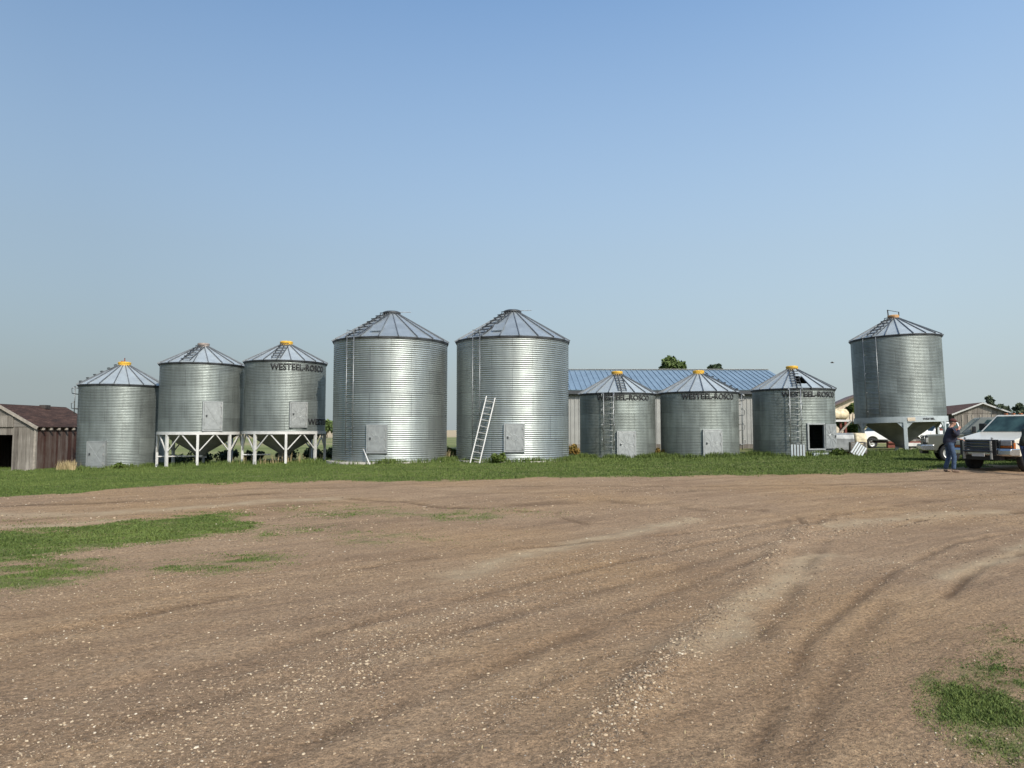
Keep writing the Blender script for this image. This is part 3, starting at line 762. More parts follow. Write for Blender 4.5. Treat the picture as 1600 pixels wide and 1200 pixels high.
def hopper(root, Rw, zr, nleg, a0, style, base_r=.28, depth=1.15, zoff=0.0):
    """ring beam, legs, braces and cone below a wall that starts at zr"""
    rb = MB(); bh = .13 if style == 'v' else .30
    rb.lathe([(Rw-.03, zr-bh), (Rw+.06, zr-bh), (Rw+.06, zr+.02), (Rw-.03, zr+.02), (Rw-.03, zr-bh)], 96)
    mw = M['white'] if style == 'v' else M['greywhite']
    rb.build('ring_beam', mw, root)
    cn = MB(); cn.lathe([(Rw-.05, zr-.05), (base_r, zr-bh-depth), (base_r, zr-bh-depth-.16), (base_r-.05, zr-bh-depth-.16)], 64)
    cn.build('hopper_cone', M['hopper'], root, True)
    gt = MB(); gt.box((0, 0, zr-bh-depth-.20), (.62, .5, .08)); gt.build('slide_gate', M['hopper'], root)
    for k in range(nleg):
        a = a0+2*PI*k/nleg; zt = zr-bh
        t = Vector((math.cos(a), math.sin(a), 0)); n = Vector((math.sin(a), -math.cos(a), 0)); rot = Matrix((t, n, Vector((0,0,1)))).transposed()
        lg = MB(); zb = zoff(a) if callable(zoff) else zoff
        lw = .125 if style == 'v' else .19
        lg.box(n*Rw+Vector((0, 0, (zt+zb)/2)), (lw, .13, zt-zb), rot)
        lg.box(n*Rw+Vector((0, 0, zb+.02)), (lw+.14, .30, .03), rot)
        if style != 'v':
            for s in (-1, 1):
                p = n*(Rw+.005)
                lg.add([p+t*s*lw/2+Vector((0,0,zt)), p+t*s*(lw/2+.32)+Vector((0,0,zt)), p+t*s*lw/2+Vector((0,0,zt-.34)),
                        p-n*.06+t*s*lw/2+Vector((0,0,zt)), p-n*.06+t*s*(lw/2+.32)+Vector((0,0,zt)), p-n*.06+t*s*lw/2+Vector((0,0,zt-.34))],
                       [(0,1,2), (5,4,3), (0,3,4,1), (1,4,5,2), (2,5,3,0)])
        lg.build('leg', mw, root, bevel=.008)
        if style == 'v':
            for s in (-1, 1):
                b = MB(); am = a+s*PI/nleg*.94
                b.bar(Vector(polar(Rw, a+s*.036, zb+(zt-zb)*.50)), Vector(polar(Rw-.01, am, zt-.0)), .06, .05)
                b.build('brace', mw, root)

bins = {}
# 1: flat bottomed bin at the left end
b = grain_bin('grain_bin', 'squat flat-bottomed grain bin beside the red shed, leftmost of the row', -21.7, 39.6, -.52, 2.16, 4.05, 5.20, 'galv_mid')
door(b, R(-32), 2.16, .22, 1.25, .90, plain_leaf=True); 
wall_ladder(b, R(-88), 2.16, 3.0, 4.5, .4, True); roof_steps(b, R(-80), 2.25, 4.57, 5.72, .3, 6)
hd = MB(); hd.box((0, 0, 5.98), (.06, .34, .10)); hd.tube([(0,0,5.9),(.0,0,6.15)], .03, 6); hd.box((-.12, 0, 5.93), (.14, .1, .1)); hd.build('cap_handle', M['rust'], b)
bins[6] = b
# 2, 3: hopper bins on white legs
def legdrop(X, Y, base, Rw):
    ac = math.atan2(-X, Y)
    def f(a):
        w = a+ac; return sz(X+Rw*math.sin(w), Y-Rw*math.cos(w))-base-.03
    return f
b = grain_bin('grain_bin', 'hopper grain bin with grey cap on white legs, no lettering', -16.95, 38.79, -.31, 2.13, 5.13, 6.16, 'galv_mid', .30, 'greycap', wall0=1.80)
hopper(b, 2.13, 1.80, 8, R(-4), 'v', .30, 1.02, legdrop(-16.95, 38.79, -.31, 2.13))
door(b, R(14), 2.13, 1.92, 1.42, .86, plain_leaf=True); roof_steps(b, R(-24), 2.22, 5.44, 6.47, .28, 6)
rd = MB(); rd.tube([(-2.1, -.5, .52), (.1, -.5, .52)], .035, 8); rd.build('gate_rod', M['white'], b)
bins[7] = b
b = grain_bin('grain_bin', 'hopper grain bin with yellow cap and black lettering on white legs', -12.39, 38.77, -.18, 2.13, 5.25, 6.26, 'galv_mid', .33, 'yellow', wall0=1.70)
hopper(b, 2.13, 1.70, 8, R(2), 'v', .30, 1.02, legdrop(-12.39, 38.77, -.18, 2.13))
door(b, R(18), 2.13, 1.98, 1.20, .80); roof_steps(b, R(-14), 2.22, 5.43, 6.44, .3, 6)
lettering(b, 'WESTEEL-ROSCO', 2.13+.02, R(21), R(84), 5.06, .34)
lettering(b, 'WESTEEL', 2.13+.02, R(58), R(52), 2.22, .34)
rd = MB(); rd.tube([(-2.1, -.5, .48), (-.7, -.5, .48)], .035, 8); rd.build('gate_rod', M['white'], b)
bins[8] = b
# 4, 5: the two big shiny bins
def big(label, X, Y, base, eave, top, doora, lada, hi):
    b = grain_bin('grain_bin', label, X, Y, base, 2.9, eave, top, 'galv_new', .42, 'darkcap', 'flat', roofmat='roof_blue', pitch=.1016, amp=.0155)
    door(b, R(doora), 2.9, .55, 1.22, .86)
    wall_ladder(b, R(lada), 2.9, .35, eave-base, .42, top=.35)
    roof_steps(b, R(lada), 2.99, eave-base, top-base, .4, 8, .6)
    h = MB(); a = R(-17); e = eave-base; ro = 2.99
    def pt(r, aa, dz): return polar(r, aa, e+(top-base-e)*(ro-r)/(ro-.38)+dz)
    h.slab([pt(2.6, a-.10, .04), pt(2.6, a+.10, .04), pt(2.15, a+.12, .14), pt(2.15, a-.12, .14)], .05); h.build('roof_hatch', M['roof_blue'], b)
    r = MB(); z = top-base+.13; r.tube([(.3, 0, z), (1.0, 0, z+.02)], .018, 6); r.build('cap_rod', M['steel'], b)
    p = MB(); p.lathe([(0, -.3), (3.25, -.3), (3.2, hi), (2.7, hi+.02), (0, hi+.02)], 64); p.build('concrete_base', M['concrete'], b)
    return b
bins[9] = big('tall shiny grain bin with a full-height ladder, next to the hopper bins', -6.28, 36.76, .02, 6.11, 7.62, -12.5, -40, .05)
bins[10] = big('tall shiny grain bin with a loose ladder leaning on it', .03, 36.86, .07, 6.15, 7.71, 1.6, -35.5, .04)
# 6, 7, 8: squat bins with lettering
b = grain_bin('grain_bin', 'squat yellow-capped grain bin with wall ladder and closed door, next to the tall bins', 6.0, 40.43, .04, 2.13, 3.64, 4.75, 'galv_old', .31)
door(b, R(12.5), 2.13, .08, 1.36, .90); wall_ladder(b, R(-12), 2.13, .5, 3.6, .5, True, 'steel'); roof_steps(b, R(8), 2.22, 3.60, 4.71, .3, 7, .42)
lettering(b, 'WESTEEL-ROSCO', 2.15, R(11), R(84), 3.32, .31); bins[11] = b
b = grain_bin('grain_bin', 'squat lettered grain bin with no ladder on its front, middle of three', 10.5, 39.85, .12, 2.13, 3.68, 4.74, 'galv_old', .31)
door(b, R(18), 2.13, .08, 1.36, .90); wall_ladder(b, R(88), 2.13, .4, 3.5, .45, True, 'steel'); roof_steps(b, R(82), 2.22, 3.56, 4.62, .3, 6)
lettering(b, 'WESTEEL-ROSCO', 2.15, R(16), R(82), 3.27, .31); bins[12] = b
A0, A1 = R(20), R(42)
b = grain_bin('grain_bin', 'squat grain bin with its door and roof hatch standing open', 15.52, 39.21, .22, 2.13, 3.81, 4.94, 'galv_old', .31, hole=(A0, A1, .42, 1.66), openseg=R(24))
wall_ladder(b, R(3), 2.13, .55, 3.55, .5, True, 'steel'); roof_steps(b, R(6), 2.22, 3.59, 4.72, .3, 7, .42)
lettering(b, 'WESTEEL-ROSCO', 2.15, R(28), R(86), 3.26, .31)
fr = MB()
for aa in (A0-.02, A1+.02): fr.bar(Vector(polar(2.17, aa, .36)), Vector(polar(2.17, aa, 1.72)), .07, .09, Vector(polar(1, aa, 0)))
fr.bar(Vector(polar(2.17, A0-.04, 1.70)), Vector(polar(2.17, A1+.04, 1.70)), .09, .07); fr.bar(Vector(polar(2.17, A0-.04, .38)), Vector(polar(2.17, A1+.04, .38)), .12, .08)
fr.build('door_frame', M['door'], b)
dl = MB(); h0 = Vector(polar(2.22, A1+.03, 0)); h1 = Vector(polar(2.36, R(72), 0)); tt = (h1-h0).normalized(); nn = tt.cross(Vector((0,0,1))).normalized()
h1 = h0+tt*.86; zc = 1.05
dl.slab([h0+Vector((0,0,.42)), h1+Vector((0,0,.42)), h1+Vector((0,0,1.70)), h0+Vector((0,0,1.70))], .04)
cc = (h0+h1)/2+Vector((0,0,zc)); cc = cc+nn*.045
dl.tube([cc+tt*.14*math.sin(k*PI/8)+Vector((0,0,.14*math.cos(k*PI/8))) for k in range(17)], .014, 5, False)
for k in range(12):
    g = 2*PI*(k+.5)/12; ex = min(.38/max(.05, abs(math.sin(g))), .55/max(.05, abs(math.cos(g))))
    dl.bar(cc+tt*.18*math.sin(g)+Vector((0,0,.18*math.cos(g))), cc+tt*ex*math.sin(g)+Vector((0,0,ex*math.cos(g))), .024, .02, nn)
dob = dl.build('door', M['door'], b); ltc = MB(); ltc.box(cc+tt*.32, (.07, .07, .12)); ltc.build('door_latch', M['darkcap'], dob)
st = MB(); ps = Vector(polar(2.45, R(31), .10)); st.box(ps, (.95, .34, .22), Matrix.Rotation(R(31), 3, 'Z')); st.build('door_step', M['greywhite'], b)
bins[13] = b
# 9: leaning hopper bin
X14, Y14 = 23.03, 42.11
b = grain_bin('grain_bin', 'leaning hopper bin with a tan cap on grey legs, near the parked pickups', X14, Y14, .31, 2.4, 7.03, 8.27, 'galv_mid', .30, 'tan', wall0=2.02, tilt=R(-1.4), nroof=22)
hopper(b, 2.4, 2.02, 6, R(6), 'g', .34, 1.22, 0.0)
wall_ladder(b, R(-31), 2.4, 2.1, 6.65, .75, False); roof_steps(b, R(-29), 2.49, 6.72, 7.96, .28, 6, .6)
hd = MB(); z = 8.1
hd.bar((-.26, 0, z), (-.28, 0, z+.42), .07, .05); hd.tube([(-.28, 0, z+.40), (.30, 0, z+.22)], .018, 5); hd.bar((.30, 0, z-.02), (.30, 0, z+.24), .06, .05); hd.build('cap_opener', M['darkcap'], b)
pl = MB()
for k in range(5): 
    pass
pl.slab([polar(2.475, R(9), 1.78), polar(2.475, R(18), 1.78), polar(2.475, R(18), 1.98), polar(2.475, R(9), 1.98)], .012); pl.build('name_plate', M['cream_wall'], b)
lettering(b, 'WESTEEL', 2.47, R(36), R(17), 1.89, .12); bins[14] = b

# ------------------------------------------------------------------ loose ladder and small things at the bins
def lean_ladder(p0, p1, w, label):
    p0 = Vector(p0); p1 = Vector(p1); d = (p1-p0); L = d.length; d.normalize()
    side = d.cross(Vector((0, 1, 0))).normalized()
    root = thing('ladder', label, 'ladder', p0)
    for s in (-1, 1):
        m = MB(); m.bar(side*s*w/2, d*L+side*s*w/2, .05, .09, (0,1,0)); m.build('rail', M['aluminium'], root)
    z = .25
    while z < L-.1:
        m = MB(); m.bar(d*z-side*(w/2-.024), d*z+side*(w/2-.024), .035, .035); m.build('rung', M['aluminium'], root); z += .33
x0, y0 = -1.72, 32.85
lean_ladder((x0, y0, sz(x0, y0)), (-1.02, 34.10, 3.18), .42, 'bright aluminium ladder leaning against the tall bin')
def stick(p, q, r, name, label, cat, mat):
    m = MB(); m.tube([(0,0,0), tuple(Vector(q)-Vector(p))], r, 8); m.tube([tuple((Vector(q)-Vector(p))*.97), tuple((Vector(q)-Vector(p))*1.02)], r*1.25, 8); o = m.build(name, mat, None, True); o.location = p
    return tag(o, label, cat)
x0, y0 = -6.62, 33.2
stick((x0, y0, sz(x0, y0)), (-7.12, 34.05, .72), .035, 'pipe', 'short white pipe leaning on the foot of the tall bin', 'pipe', M['white'])
def slat_panel(name, label, cat, loc, w, h, n, lean, rz, roll=0):  # white louvred vent panel, slats over a backing
    root = thing(name, label, cat, loc, rot=(lean, roll, rz))
    m = MB(); m.box((0, .02, h/2), (w, .03, h)); m.build('backing', M['grey_wood'], root)
    for k in range(n):
        s = MB(); s.box((-w/2+w*(k+.5)/n, -.015, h/2), (w/n*.62, .038, h)); s.build('slat', M['greywhite'], root, bevel=.004)
    return root
x0, y0 = 14.55, 36.25
slat_panel('louvre', 'small upright white slatted pallet leaning below the wall ladder', 'louvre', (x0, y0, sz(x0, y0)-.02), .70, .66, 5, R(-12), R(-20))
x0, y0 = 17.60, 36.55
slat_panel('louvre', 'tilted white slatted pallet lying against the grey slatted crate', 'louvre', (x0, y0, sz(x0, y0)+.02), .62, .75, 5, R(-25), R(-10), R(38))
def crate(loc, rz):
    root = thing('slatted_crate', 'grey slatted crate behind the tilted white pallet', 'crate', loc, rz)
    for s in (-1, 1):
        m = MB(); m.box((s*.36, 0, .36), (.05, .55, .72)); m.build('side_board', M['grey_wood'], root)
    for k in range(6):
        m = MB(); m.box((0, -.26, .08+k*.125), (.67, .03, .085)); m.build('slat', M['grey_wood'], root)
    m = MB(); m.box((0, .0, .03), (.66, .48, .04)); m.build('base', M['grey_wood'], root)
crate((18.25, 37.6, .24), R(-15))

# ------------------------------------------------------------------ buildings
def gable_shed(name, label, loc, rz, w, L, he, hp, wall_f, wall_s, roofm, over=.25, door_hole=None, trim=None, gable_top=None):
    """front gable faces local -y; origin at the middle of the front wall foot"""
    root = thing(name, label, 'shed', loc, rz)
    f = MB(); t = .08
    if door_hole:
        a, bb, hh = door_hole
        f.prism([(-w/2, 0), (a, 0), (a, he), (-w/2, he)], 0, t); f.prism([(bb, 0), (w/2, 0), (w/2, he), (bb, he)], 0, t)
        f.prism([(a, hh), (bb, hh), (bb, he), (a, he)], 0, t)
    else: f.prism([(-w/2, 0), (w/2, 0), (w/2, he), (-w/2, he)], 0, t)
    fw = f.build('front_wall', wall_f, root)
    g = MB(); g.prism([(-w/2, he), (w/2, he), (0, hp)], -.03, t); g.build('gable', gable_top or wall_f, root)
    bk = MB(); bk.prism([(-w/2, 0), (w/2, 0), (w/2, he), (0, hp), (-w/2, he)], L-t, L); bk.build('rear_wall', wall_f, root)
    for s in (-1, 1):
        m = MB(); m.box((s*(w/2-t/2), L/2, he/2), (t, L-2*t-.004, he)); m.build('side_wall', wall_s, root)
    sl = (hp-he)/(w/2); ro = MB()
    for s in (-1, 1):
        x1 = s*(w/2+over); z1 = he-sl*over
        q = [(0, -over, hp+.02), (0, L+over, hp+.02), (x1, L+over, z1+.02), (x1, -over, z1+.02)]
        if s > 0: q = [q[0], q[3], q[2], q[1]]
        ro.slab(q, .07)
    rf = ro.build('roof', roofm, root)
    if trim:
        for s in (-1, 1):
            m = MB(); m.bar((0, -over-.03, hp+.0), (s*(w/2+over), -over-.03, he-sl*over+.0), .05, .16); m.build('barge_board', trim, root)
    return root
hx, hy = -28.15, 39.0
shed = gable_shed('wooden_shed', 'old weathered shed with faded red side and rusty shingle roof', (hx, hy, -.64), 0, 4.2, 5.6, 2.42, 3.60, M['grey_wood'], M['red_wood'], M['shingle_rust'], .14, (-.55, .78, 1.98), M['pale_wood'], M['grey_lap'])
m = MB(); m.box((2.06, -.03, 1.2), (.12, .10, 2.4)); m.build('corner_post', M['pale_wood'], shed)
m = MB(); m.box((0, -.06, -.02), (4.3, .2, .18)); m.build('sill', M['pale_wood'], shed)
m = MB(); m.box((.35, -.06, 2.72), (.95, .05, .62)); m.build('hatch', M['grey_wood'], shed)
for k in range(8):
    m = MB(); m.box((2.18, .3+k*.68, 2.30), (.30, .07, .12)); m.build('rafter_tail', M['pale_wood'], shed)
m = MB(); m.box((.25, 3.4, 3.62), (.35, .5, .22)); m.build('roof_vent', M['dark_and_shaded_wood'], shed)
# long building with blue roof
bw = thing('metal_building', 'long grey metal building with blue ribbed roof behind the bins', 'building', (9.6, 52, .12))
def corrug(x0, x1, z0, z1, y, pitch=.3, d=.035):
    mb = MB(); x = x0; pts = []
    while x < x1: pts += [(x, y), (x+pitch*.55, y), (x+pitch*.65, y-d), (x+pitch*.9, y-d)]; x += pitch
    pts.append((x1, y))
    vs = [(a, b_, z0) for a, b_ in pts]+[(a, b_, z1) for a, b_ in pts]; n = len(pts)
    mb.add(vs, [(k, k+1, n+k+1, n+k) for k in range(n-1)]); return mb
Lh = 11.2
corrug(-Lh, Lh, .45, 4.33, 0).build('front_wall', M['wall_panel'], bw)
for s in (-1, 1):
    m = MB(); v = [(s*Lh, .02, 0), (s*Lh, 12, 0), (s*Lh, 12, 4.33), (s*Lh, 6, 6.2), (s*Lh, .02, 4.33)]
    v2 = [(a-s*.1, b_, c_) for a, b_, c_ in v]; m.add(v+v2, [(0,1,2,3,4), (9,8,7,6,5), (0,5,6,1), (1,6,7,2), (2,7,8,3), (3,8,9,4), (4,9,5,0)]); m.build('end_wall', M['wall_panel'], bw)
m = MB(); m.box((0, 12.0, 2.2), (2*Lh-.3, .1, 4.3)); m.build('rear_wall', M['wall_panel'], bw)
m = MB(); m.box((0, -.02, .2), (2*Lh+.1, .12, .52)); m.build('footing', M['grey_wood'], bw)
m = MB()
for y0, z0, y1, z1 in ((-.4, 4.36, 6, 6.36), (12.4, 4.36, 6, 6.36)):
    q = [(-Lh-.2, y0, z0), (Lh+.2, y0, z0), (Lh+.2, y1, z1), (-Lh-.2, y1, z1)]
    if y0 > y1: q = [q[1], q[0], q[3], q[2]]
    m.slab(q, .05)
m.k = 1; x = -Lh
while x < Lh:
    m.bar((x, -.41, 4.43), (x, 5.98, 6.43), .05, .05); x += .42
m.build('roof', [M['blue_roof'], M['blue_roof_rib']], bw)
m = MB(); m.bar((-Lh-.2, 6, 6.46), (Lh+.2, 6, 6.45), .34, .04); m.build('ridge_cap', M['wall_panel'], bw)
m = MB(); m.box((0, -.36, 4.22), (2*Lh+.3, .06, .24)); m.build('fascia', M['eave'], bw)
m = MB(); m.box((0, -.16, 4.08), (2*Lh+.2, .32, .04)); m.build('soffit', M['eave'], bw)
# shed at right
sr = gable_shed('barn', 'grey board barn with brown roof behind the parked pickups', (53.3, 80.5, .2), R(-16), 5.6, 15, 3.3, 4.45, M['grey_wood2'], M['dark_and_shaded_wood'], M['shingle_brown'], .35, None, M['white'], M['grey_wood2'])  # side walls take darker boards, their shade put into the colour
for x in (-2.0, -1.4, -.95, -.2, 1.0, 1.7):
    m = MB(); m.box((x, -.03, 1.6), (.16, .05, 3.1)); m.build('batten', M['pale_wood'], sr)
hs = gable_shed('house', 'cream house with mauve brown roof between the two end bins', (34.5, 70, .2), R(-18), 7.5, 11, 3.3, 5.05, M['cream_wall'], M['cream_wall'], M['shingle_mauve'], .45, None, M['shingle_mauve'], M['cream_wall'])
hs['category'] = 'house'; sr['category'] = 'barn'
m = MB(); m.box((-.9, -.03, 1.7), (1.2, .08, 1.1)); wf = m.build('window', M['glass'], hs)
m = MB()
for x in (-1.55, -.25): m.box((x, -.05, 1.7), (.1, .12, 1.3))
for z in (1.1, 2.3): m.box((-.9, -.052, z), (1.2, .116, .1))
m.build('window_frame', M['white'], wf)

# tank on a stand, round tank, trailer
tk = thing('fuel_tank', 'rust-stained cream cylinder tank raised on a dark stand', 'tank', (18.75, 41.9, .25))
m = MB(); m.lathe([(0, -1.3), (.2, -1.27), (.31, -1.12), (.31, .92), (.2, 1.04), (0, 1.07)], 28, (0, 0, 2.29), 'x'); m.build('tank_body', M['cream_tank'], tk, True)
for sy in (-.3, .3):
    m = MB(); m.box((0, sy, 1.90), (2.2, .12, .12)); m.build('cradle_beam', M['white'], tk)
for sx in (-.95, .75):
    for sy in (-.3, .3):
        m = MB(); m.bar((sx, sy, 0), (sx, sy, 1.84), .12, .12); m.build('leg', M['rust'], tk)
m = MB(); m.bar((.1, -.38, .9), (1.05, -.38, 1.9), .08, .10); m.build('brace', M['pale_wood'], tk)
m = MB(); m.tube([(.2, 0, 2.58), (.2, 0, 2.68)], .05, 8); m.build('filler_neck', M['steel'], tk)
rt = thing('round_tank', 'rounded grey and white metal tank beside the open bin', 'tank', (18.9, 39.6, .28), R(-12))
m = MB()
prof = [(-.62, .12), (.62, .12), (.72, .25), (.72, .85), (.66, 1.05), (.5, 1.16), (-.5, 1.16), (-.66, 1.05), (-.72, .85), (-.72, .25)]
m2 = MB(); 
def yprism(mb, poly, x0, x1):
    n = len(poly); mb.add([(x0, a, c_) for a, c_ in poly]+[(x1, a, c_) for a, c_ in poly], [tuple(range(n)), tuple(range(2*n-1, n-1, -1))]+[(k, k+n, (k+1) % n+n, (k+1) % n) for k in range(n)])
yprism(m, prof, -1.2, -.02); m.build('tank_shell', M['galv_mid'] if False else M['silver_tank'], rt, bevel=.06, seg=3)
yprism(m2, prof, .02, .62); m2.build('tank_end', M['cream_tank'], rt, bevel=.12, seg=3)
m = MB(); m.box((0, 0, .07), (1.5, .9, .12)); m.build('skid', M['rust'], rt)
tr = thing('flat_trailer', 'low rusty flat trailer parked behind the leaning bin', 'trailer', (26.6, 47.5, .3), R(6))
m = MB(); m.box((0, 0, .62), (4.6, 2.0, .10)); m.build('deck', M['grey_wood'], tr)
m = MB(); m.box((-1.7, -.78, .40), (1.0, .20, .50)); m.build('tool_box', M['rust'], tr)
for sy in (-.95, .95):
    m = MB(); m.box((0, sy, .50), (4.5, .1, .12)); m.build('frame_rail', M['rust'], tr)
m = MB(); m.box((-.6, -1.04, .36), (1.4, .06, .22)); m.build('white_rail', M['white'], tr)
for sx in (.3, 1.05):
    for sy in (-.9, .9):
        m = MB(); m.lathe([(.0, -.1), (.3, -.1), (.33, -.06), (.33, .06), (.3, .1), (0, .1)], 24, (sx, sy, .31), 'y'); m.build('wheel', M['rubber'], tr)
m = MB(); m.bar((-.8, -.98, .67), (-.8, -.98, 1.25), .06, .06); m.build('stake', M['rust'], tr)
m = MB(); m.bar((2.3, 0, .5), (3.6, 0, .42), .12, .12); m.build('drawbar', M['rust'], tr)

im = thing('farm_implement', 'dark red farm implement frame standing between the leaning bin and the barn', 'farm machine', (29.2, 46.5, .28), R(8))
for z_ in (.75, 1.35):
    m = MB(); m.box((0, 0, z_), (3.2, .14, .14)); m.build('frame_beam', M['rust'], im)
for x_ in (-1.4, -.7, 0, .7, 1.4):
    m = MB(); m.tube([(x_, -.05, 1.5), (x_, .25, 1.2), (x_, -.05, .7), (x_, .2, .12)], [.05, .05, .05, .03], 8); m.build('tine', M['rust'], im, True)
for x_ in (-1.1, 1.1):
    m = MB(); m.lathe([(0, -.1), (.32, -.1), (.36, -.05), (.36, .05), (.32, .1), (0, .1)], 24, (x_, .5, .36), 'y'); m.build('wheel', M['rubber'], im, True)
pw = thing('plank_pile', 'short pile of brown planks on the grass under the leaning bin', 'planks', (23.6, 41.6, .27), R(12))
for k_, (dx_, dz_, L_) in enumerate(((0, .05, 1.5), (.1, .12, 1.3), (-.1, .19, 1.6), (.05, .26, 1.1))):
    m = MB(); m.box((dx_, (k_ % 2)*.06, dz_), (L_, .26, .06), Matrix.Rotation(R(-4+3*k_), 3, 'Z')); m.build('plank', M['pale_wood'], pw)
# ------------------------------------------------------------------ vehicles
def vehicle(name, label, cat, loc, yaw, paint, L=5.7, Wd=1.98, kind='pickup', guard=False, lamps=False, group=None, crew=3.75, hoodz=1.18, roofz=1.92, low=.50, amber=True, cowl=None):
    """front at local x = 0, rear along +x"""
    root = thing(name, label, cat, loc, yaw, group)
    rw = .39; xf = .86; xr = L-1.15; hw = Wd/2
    def arch(xc):
        return [(xc+(rw+.07)*math.cos(a), max(low-.02, .40+(rw+.07)*math.sin(a))) for a in np.linspace(0, PI, 11)]
    belt = cowl or hoodz+.06
    pr = [(.03, low), (.0, low+.10), (.0, hoodz-.20), (.05, hoodz-.07), (.22, hoodz-.01), (1.35, belt-.02), (1.5, belt)]
    pr += [(L-.02, belt+.0), (L, belt-.1), (L, low+.06), (L-.06, low)] + arch(xr) + arch(xf)
    m = MB(); m.prism(pr, -hw, hw); m.build('body', M[paint], root, bevel=.045, seg=3)
    x_end = crew if kind == 'pickup' else L-.12
    bx0, bx1, tx0, tx1 = 1.32, x_end, 2.02, x_end-(.12 if kind == 'pickup' else .35)
    bw_, tw = hw-.05, hw-.22; zb, zt = belt-.02, roofz
    cv = [(bx0,-bw_,zb),(bx1,-bw_,zb),(bx1,bw_,zb),(bx0,bw_,zb),(tx0,-tw,zt),(tx1,-tw,zt),(tx1,tw,zt),(tx0,tw,zt)]
    m = MB(); m.add(cv, [(0,3,2,1),(4,5,6,7),(0,1,5,4),(1,2,6,5),(2,3,7,6),(3,0,4,7)]); m.build('cab', M[paint], root, bevel=.05, seg=3)
    cv = [Vector(p) for p in cv]
    def pane(nm, q, u0, u1, v0, v1):
        a, b_, c_, d_ = [cv[i] for i in q]
        f = lambda u, v: (a*(1-u)+b_*u)*(1-v)+(d_*(1-u)+c_*u)*v
        mm = MB(); mm.slab([f(u0,v0), f(u1,v0), f(u1,v1), f(u0,v1)], .012); mm.build(nm, M['glass'], root)
    pane('windshield', (3,0,4,7), .06, .94, .04, .90); pane('rear_window', (1,2,6,5), .12, .88, .15, .85)
    k = (tx1-tx0); spl = [(.20, .52), (.55, .93)] if kind == 'pickup' else [(.16, .40), (.43, .68), (.71, .95)]
    for u0, u1 in spl:
        pane('side_window', (0,1,5,4), u0, u1, .10, .86); pane('side_window', (2,3,7,6), 1-u1, 1-u0, .10, .86)
    wheel = None
    for xc in (xf, xr):
        for s in (-1, 1):
            m = MB(); m.lathe([(0, -.05), (.10, -.06), (.13, -.02), (.22, -.01), (.245, -.05), (.25, .1), (0, .1)], 28, (0, 0, 0), 'y')
            wh = m.build('wheel', M['rim'], root, True); wh.location = (xc, s*(hw-.13), rw)
            if s > 0: wh.rotation_euler.z = PI
            m = MB(); m.lathe([(0, .104), (.245, .104)], 28, (0, 0, 0), 'y'); m.lathe([(.24, -.10), (.33, -.125), (.375, -.10), (rw, -.05), (rw, .05), (.375, .10), (.33, .125), (.24, .10)], 32, (0, 0, 0), 'y'); m.build('tyre', M['rubber'], wh, True)
    # front end
    m = MB(); m.box((-.03, 0, hoodz-.24), (.05, 1.12, .40)); gr = m.build('grille', M['black'], root, bevel=.01)
    for k in range(4):
        m = MB(); m.box((-.065, 0, hoodz-.38+k*.095), (.03, 1.06, .022)); m.build('grille_bar', M['chrome'], gr)
    for s in (-1, 1):
        m = MB(); m.box((.03, s*(hw-.22), hoodz-.23), (.11, .44, .36)); m.build('headlight_surround', M['black'], root, bevel=.02)
        m = MB(); m.box((.015, s*(hw-.21), hoodz-.15), (.12, .36, .17)); hl = m.build('headlight', M['lens'], root, bevel=.02)
        m = MB(); m.box((.005, s*(hw-.21), hoodz-.275), (.13, .36, .065)); m.build('turn_signal', M['amber' if amber else 'lens'], root, bevel=.01)
        m = MB(); m.box((.045, s*(hw-.012), hoodz-.24), (.10, .06, .20)); m.build('turn_signal', M['amber' if amber else 'lens'], root, bevel=.01)
        m = MB(); m.box((1.75, s*(hw+.10), belt+.16), (.12, .22, .26)); m.build('mirror', M['black'], root, bevel=.02)
        for dx in (2.65, 3.45): 
            m = MB(); m.box((dx, s*(hw+.012), belt-.17), (.18, .03, .045)); m.build('door_handle', M['black'], root)
        m = MB(); m.box((L+.005, s*(hw-.10), .95), (.04, .16, .38)); m.build('tail_light', M['rust'], root)
    m = MB(); m.prism([(-.16, low), (-.20, low+.06), (-.20, low+.18), (-.16, low+.25), (.30, low+.25), (.30, low)], -hw-.025, hw+.025); m.build('front_bumper', M['chrome'], root, bevel=.03)
    m = MB(); m.box((L+.10, 0, .60), (.16, Wd-.1, .20)); m.build('rear_bumper', M['chrome'], root, bevel=.03)
    m = MB(); m.box((-.0, 0, low-.07), (.24, Wd-.75, .14)); m.build('valance', M['black'], root)
    m = MB(); m.box((L*.5, 0, low-.04), (L-.9, 1.0, .16)); m.build('underbody', M['black'], root)
    if guard:
        for s in (-1, 1):
            m = MB(); m.tube([(-.26, s*.46, .42), (-.28, s*.46, 1.02), (-.20, s*.46, 1.12)], .04, 8); m.build('guard_upright', M['steel'], root)
        m = MB()
        for k, z in enumerate((.68, .77, .86, .95, 1.04)): m.tube([(-.27, -.5, z), (-.27, .5, z)], .026 if k else .045, 8)
        m.build('grille_guard', M['darkcap'], root)
        for s in (-1, 1):
            m = MB(); m.box((-.235, s*.55, .80), (.03, .12, .50)); m.build('guard_mesh', M['black'], root)
        m = MB(); m.box((-.235, 0, .56), (.02, .42, .11)); m.build('licence_plate', M['white'], root)
    if lamps:
        for k in range(5):
            m = MB(); m.box((2.10, (-.5+k*.25), roofz+.03), (.10, .10, .045)); m.build('marker_lamp', M['amber'], root, bevel=.012)
    return root
TG = 'vehicles parked in the yard'
a = R(23); bdir = Vector((math.cos(a), math.sin(a), 0)); ydir = Vector((-math.sin(a), math.cos(a), 0))
tx, ty = 15.95, 24.15
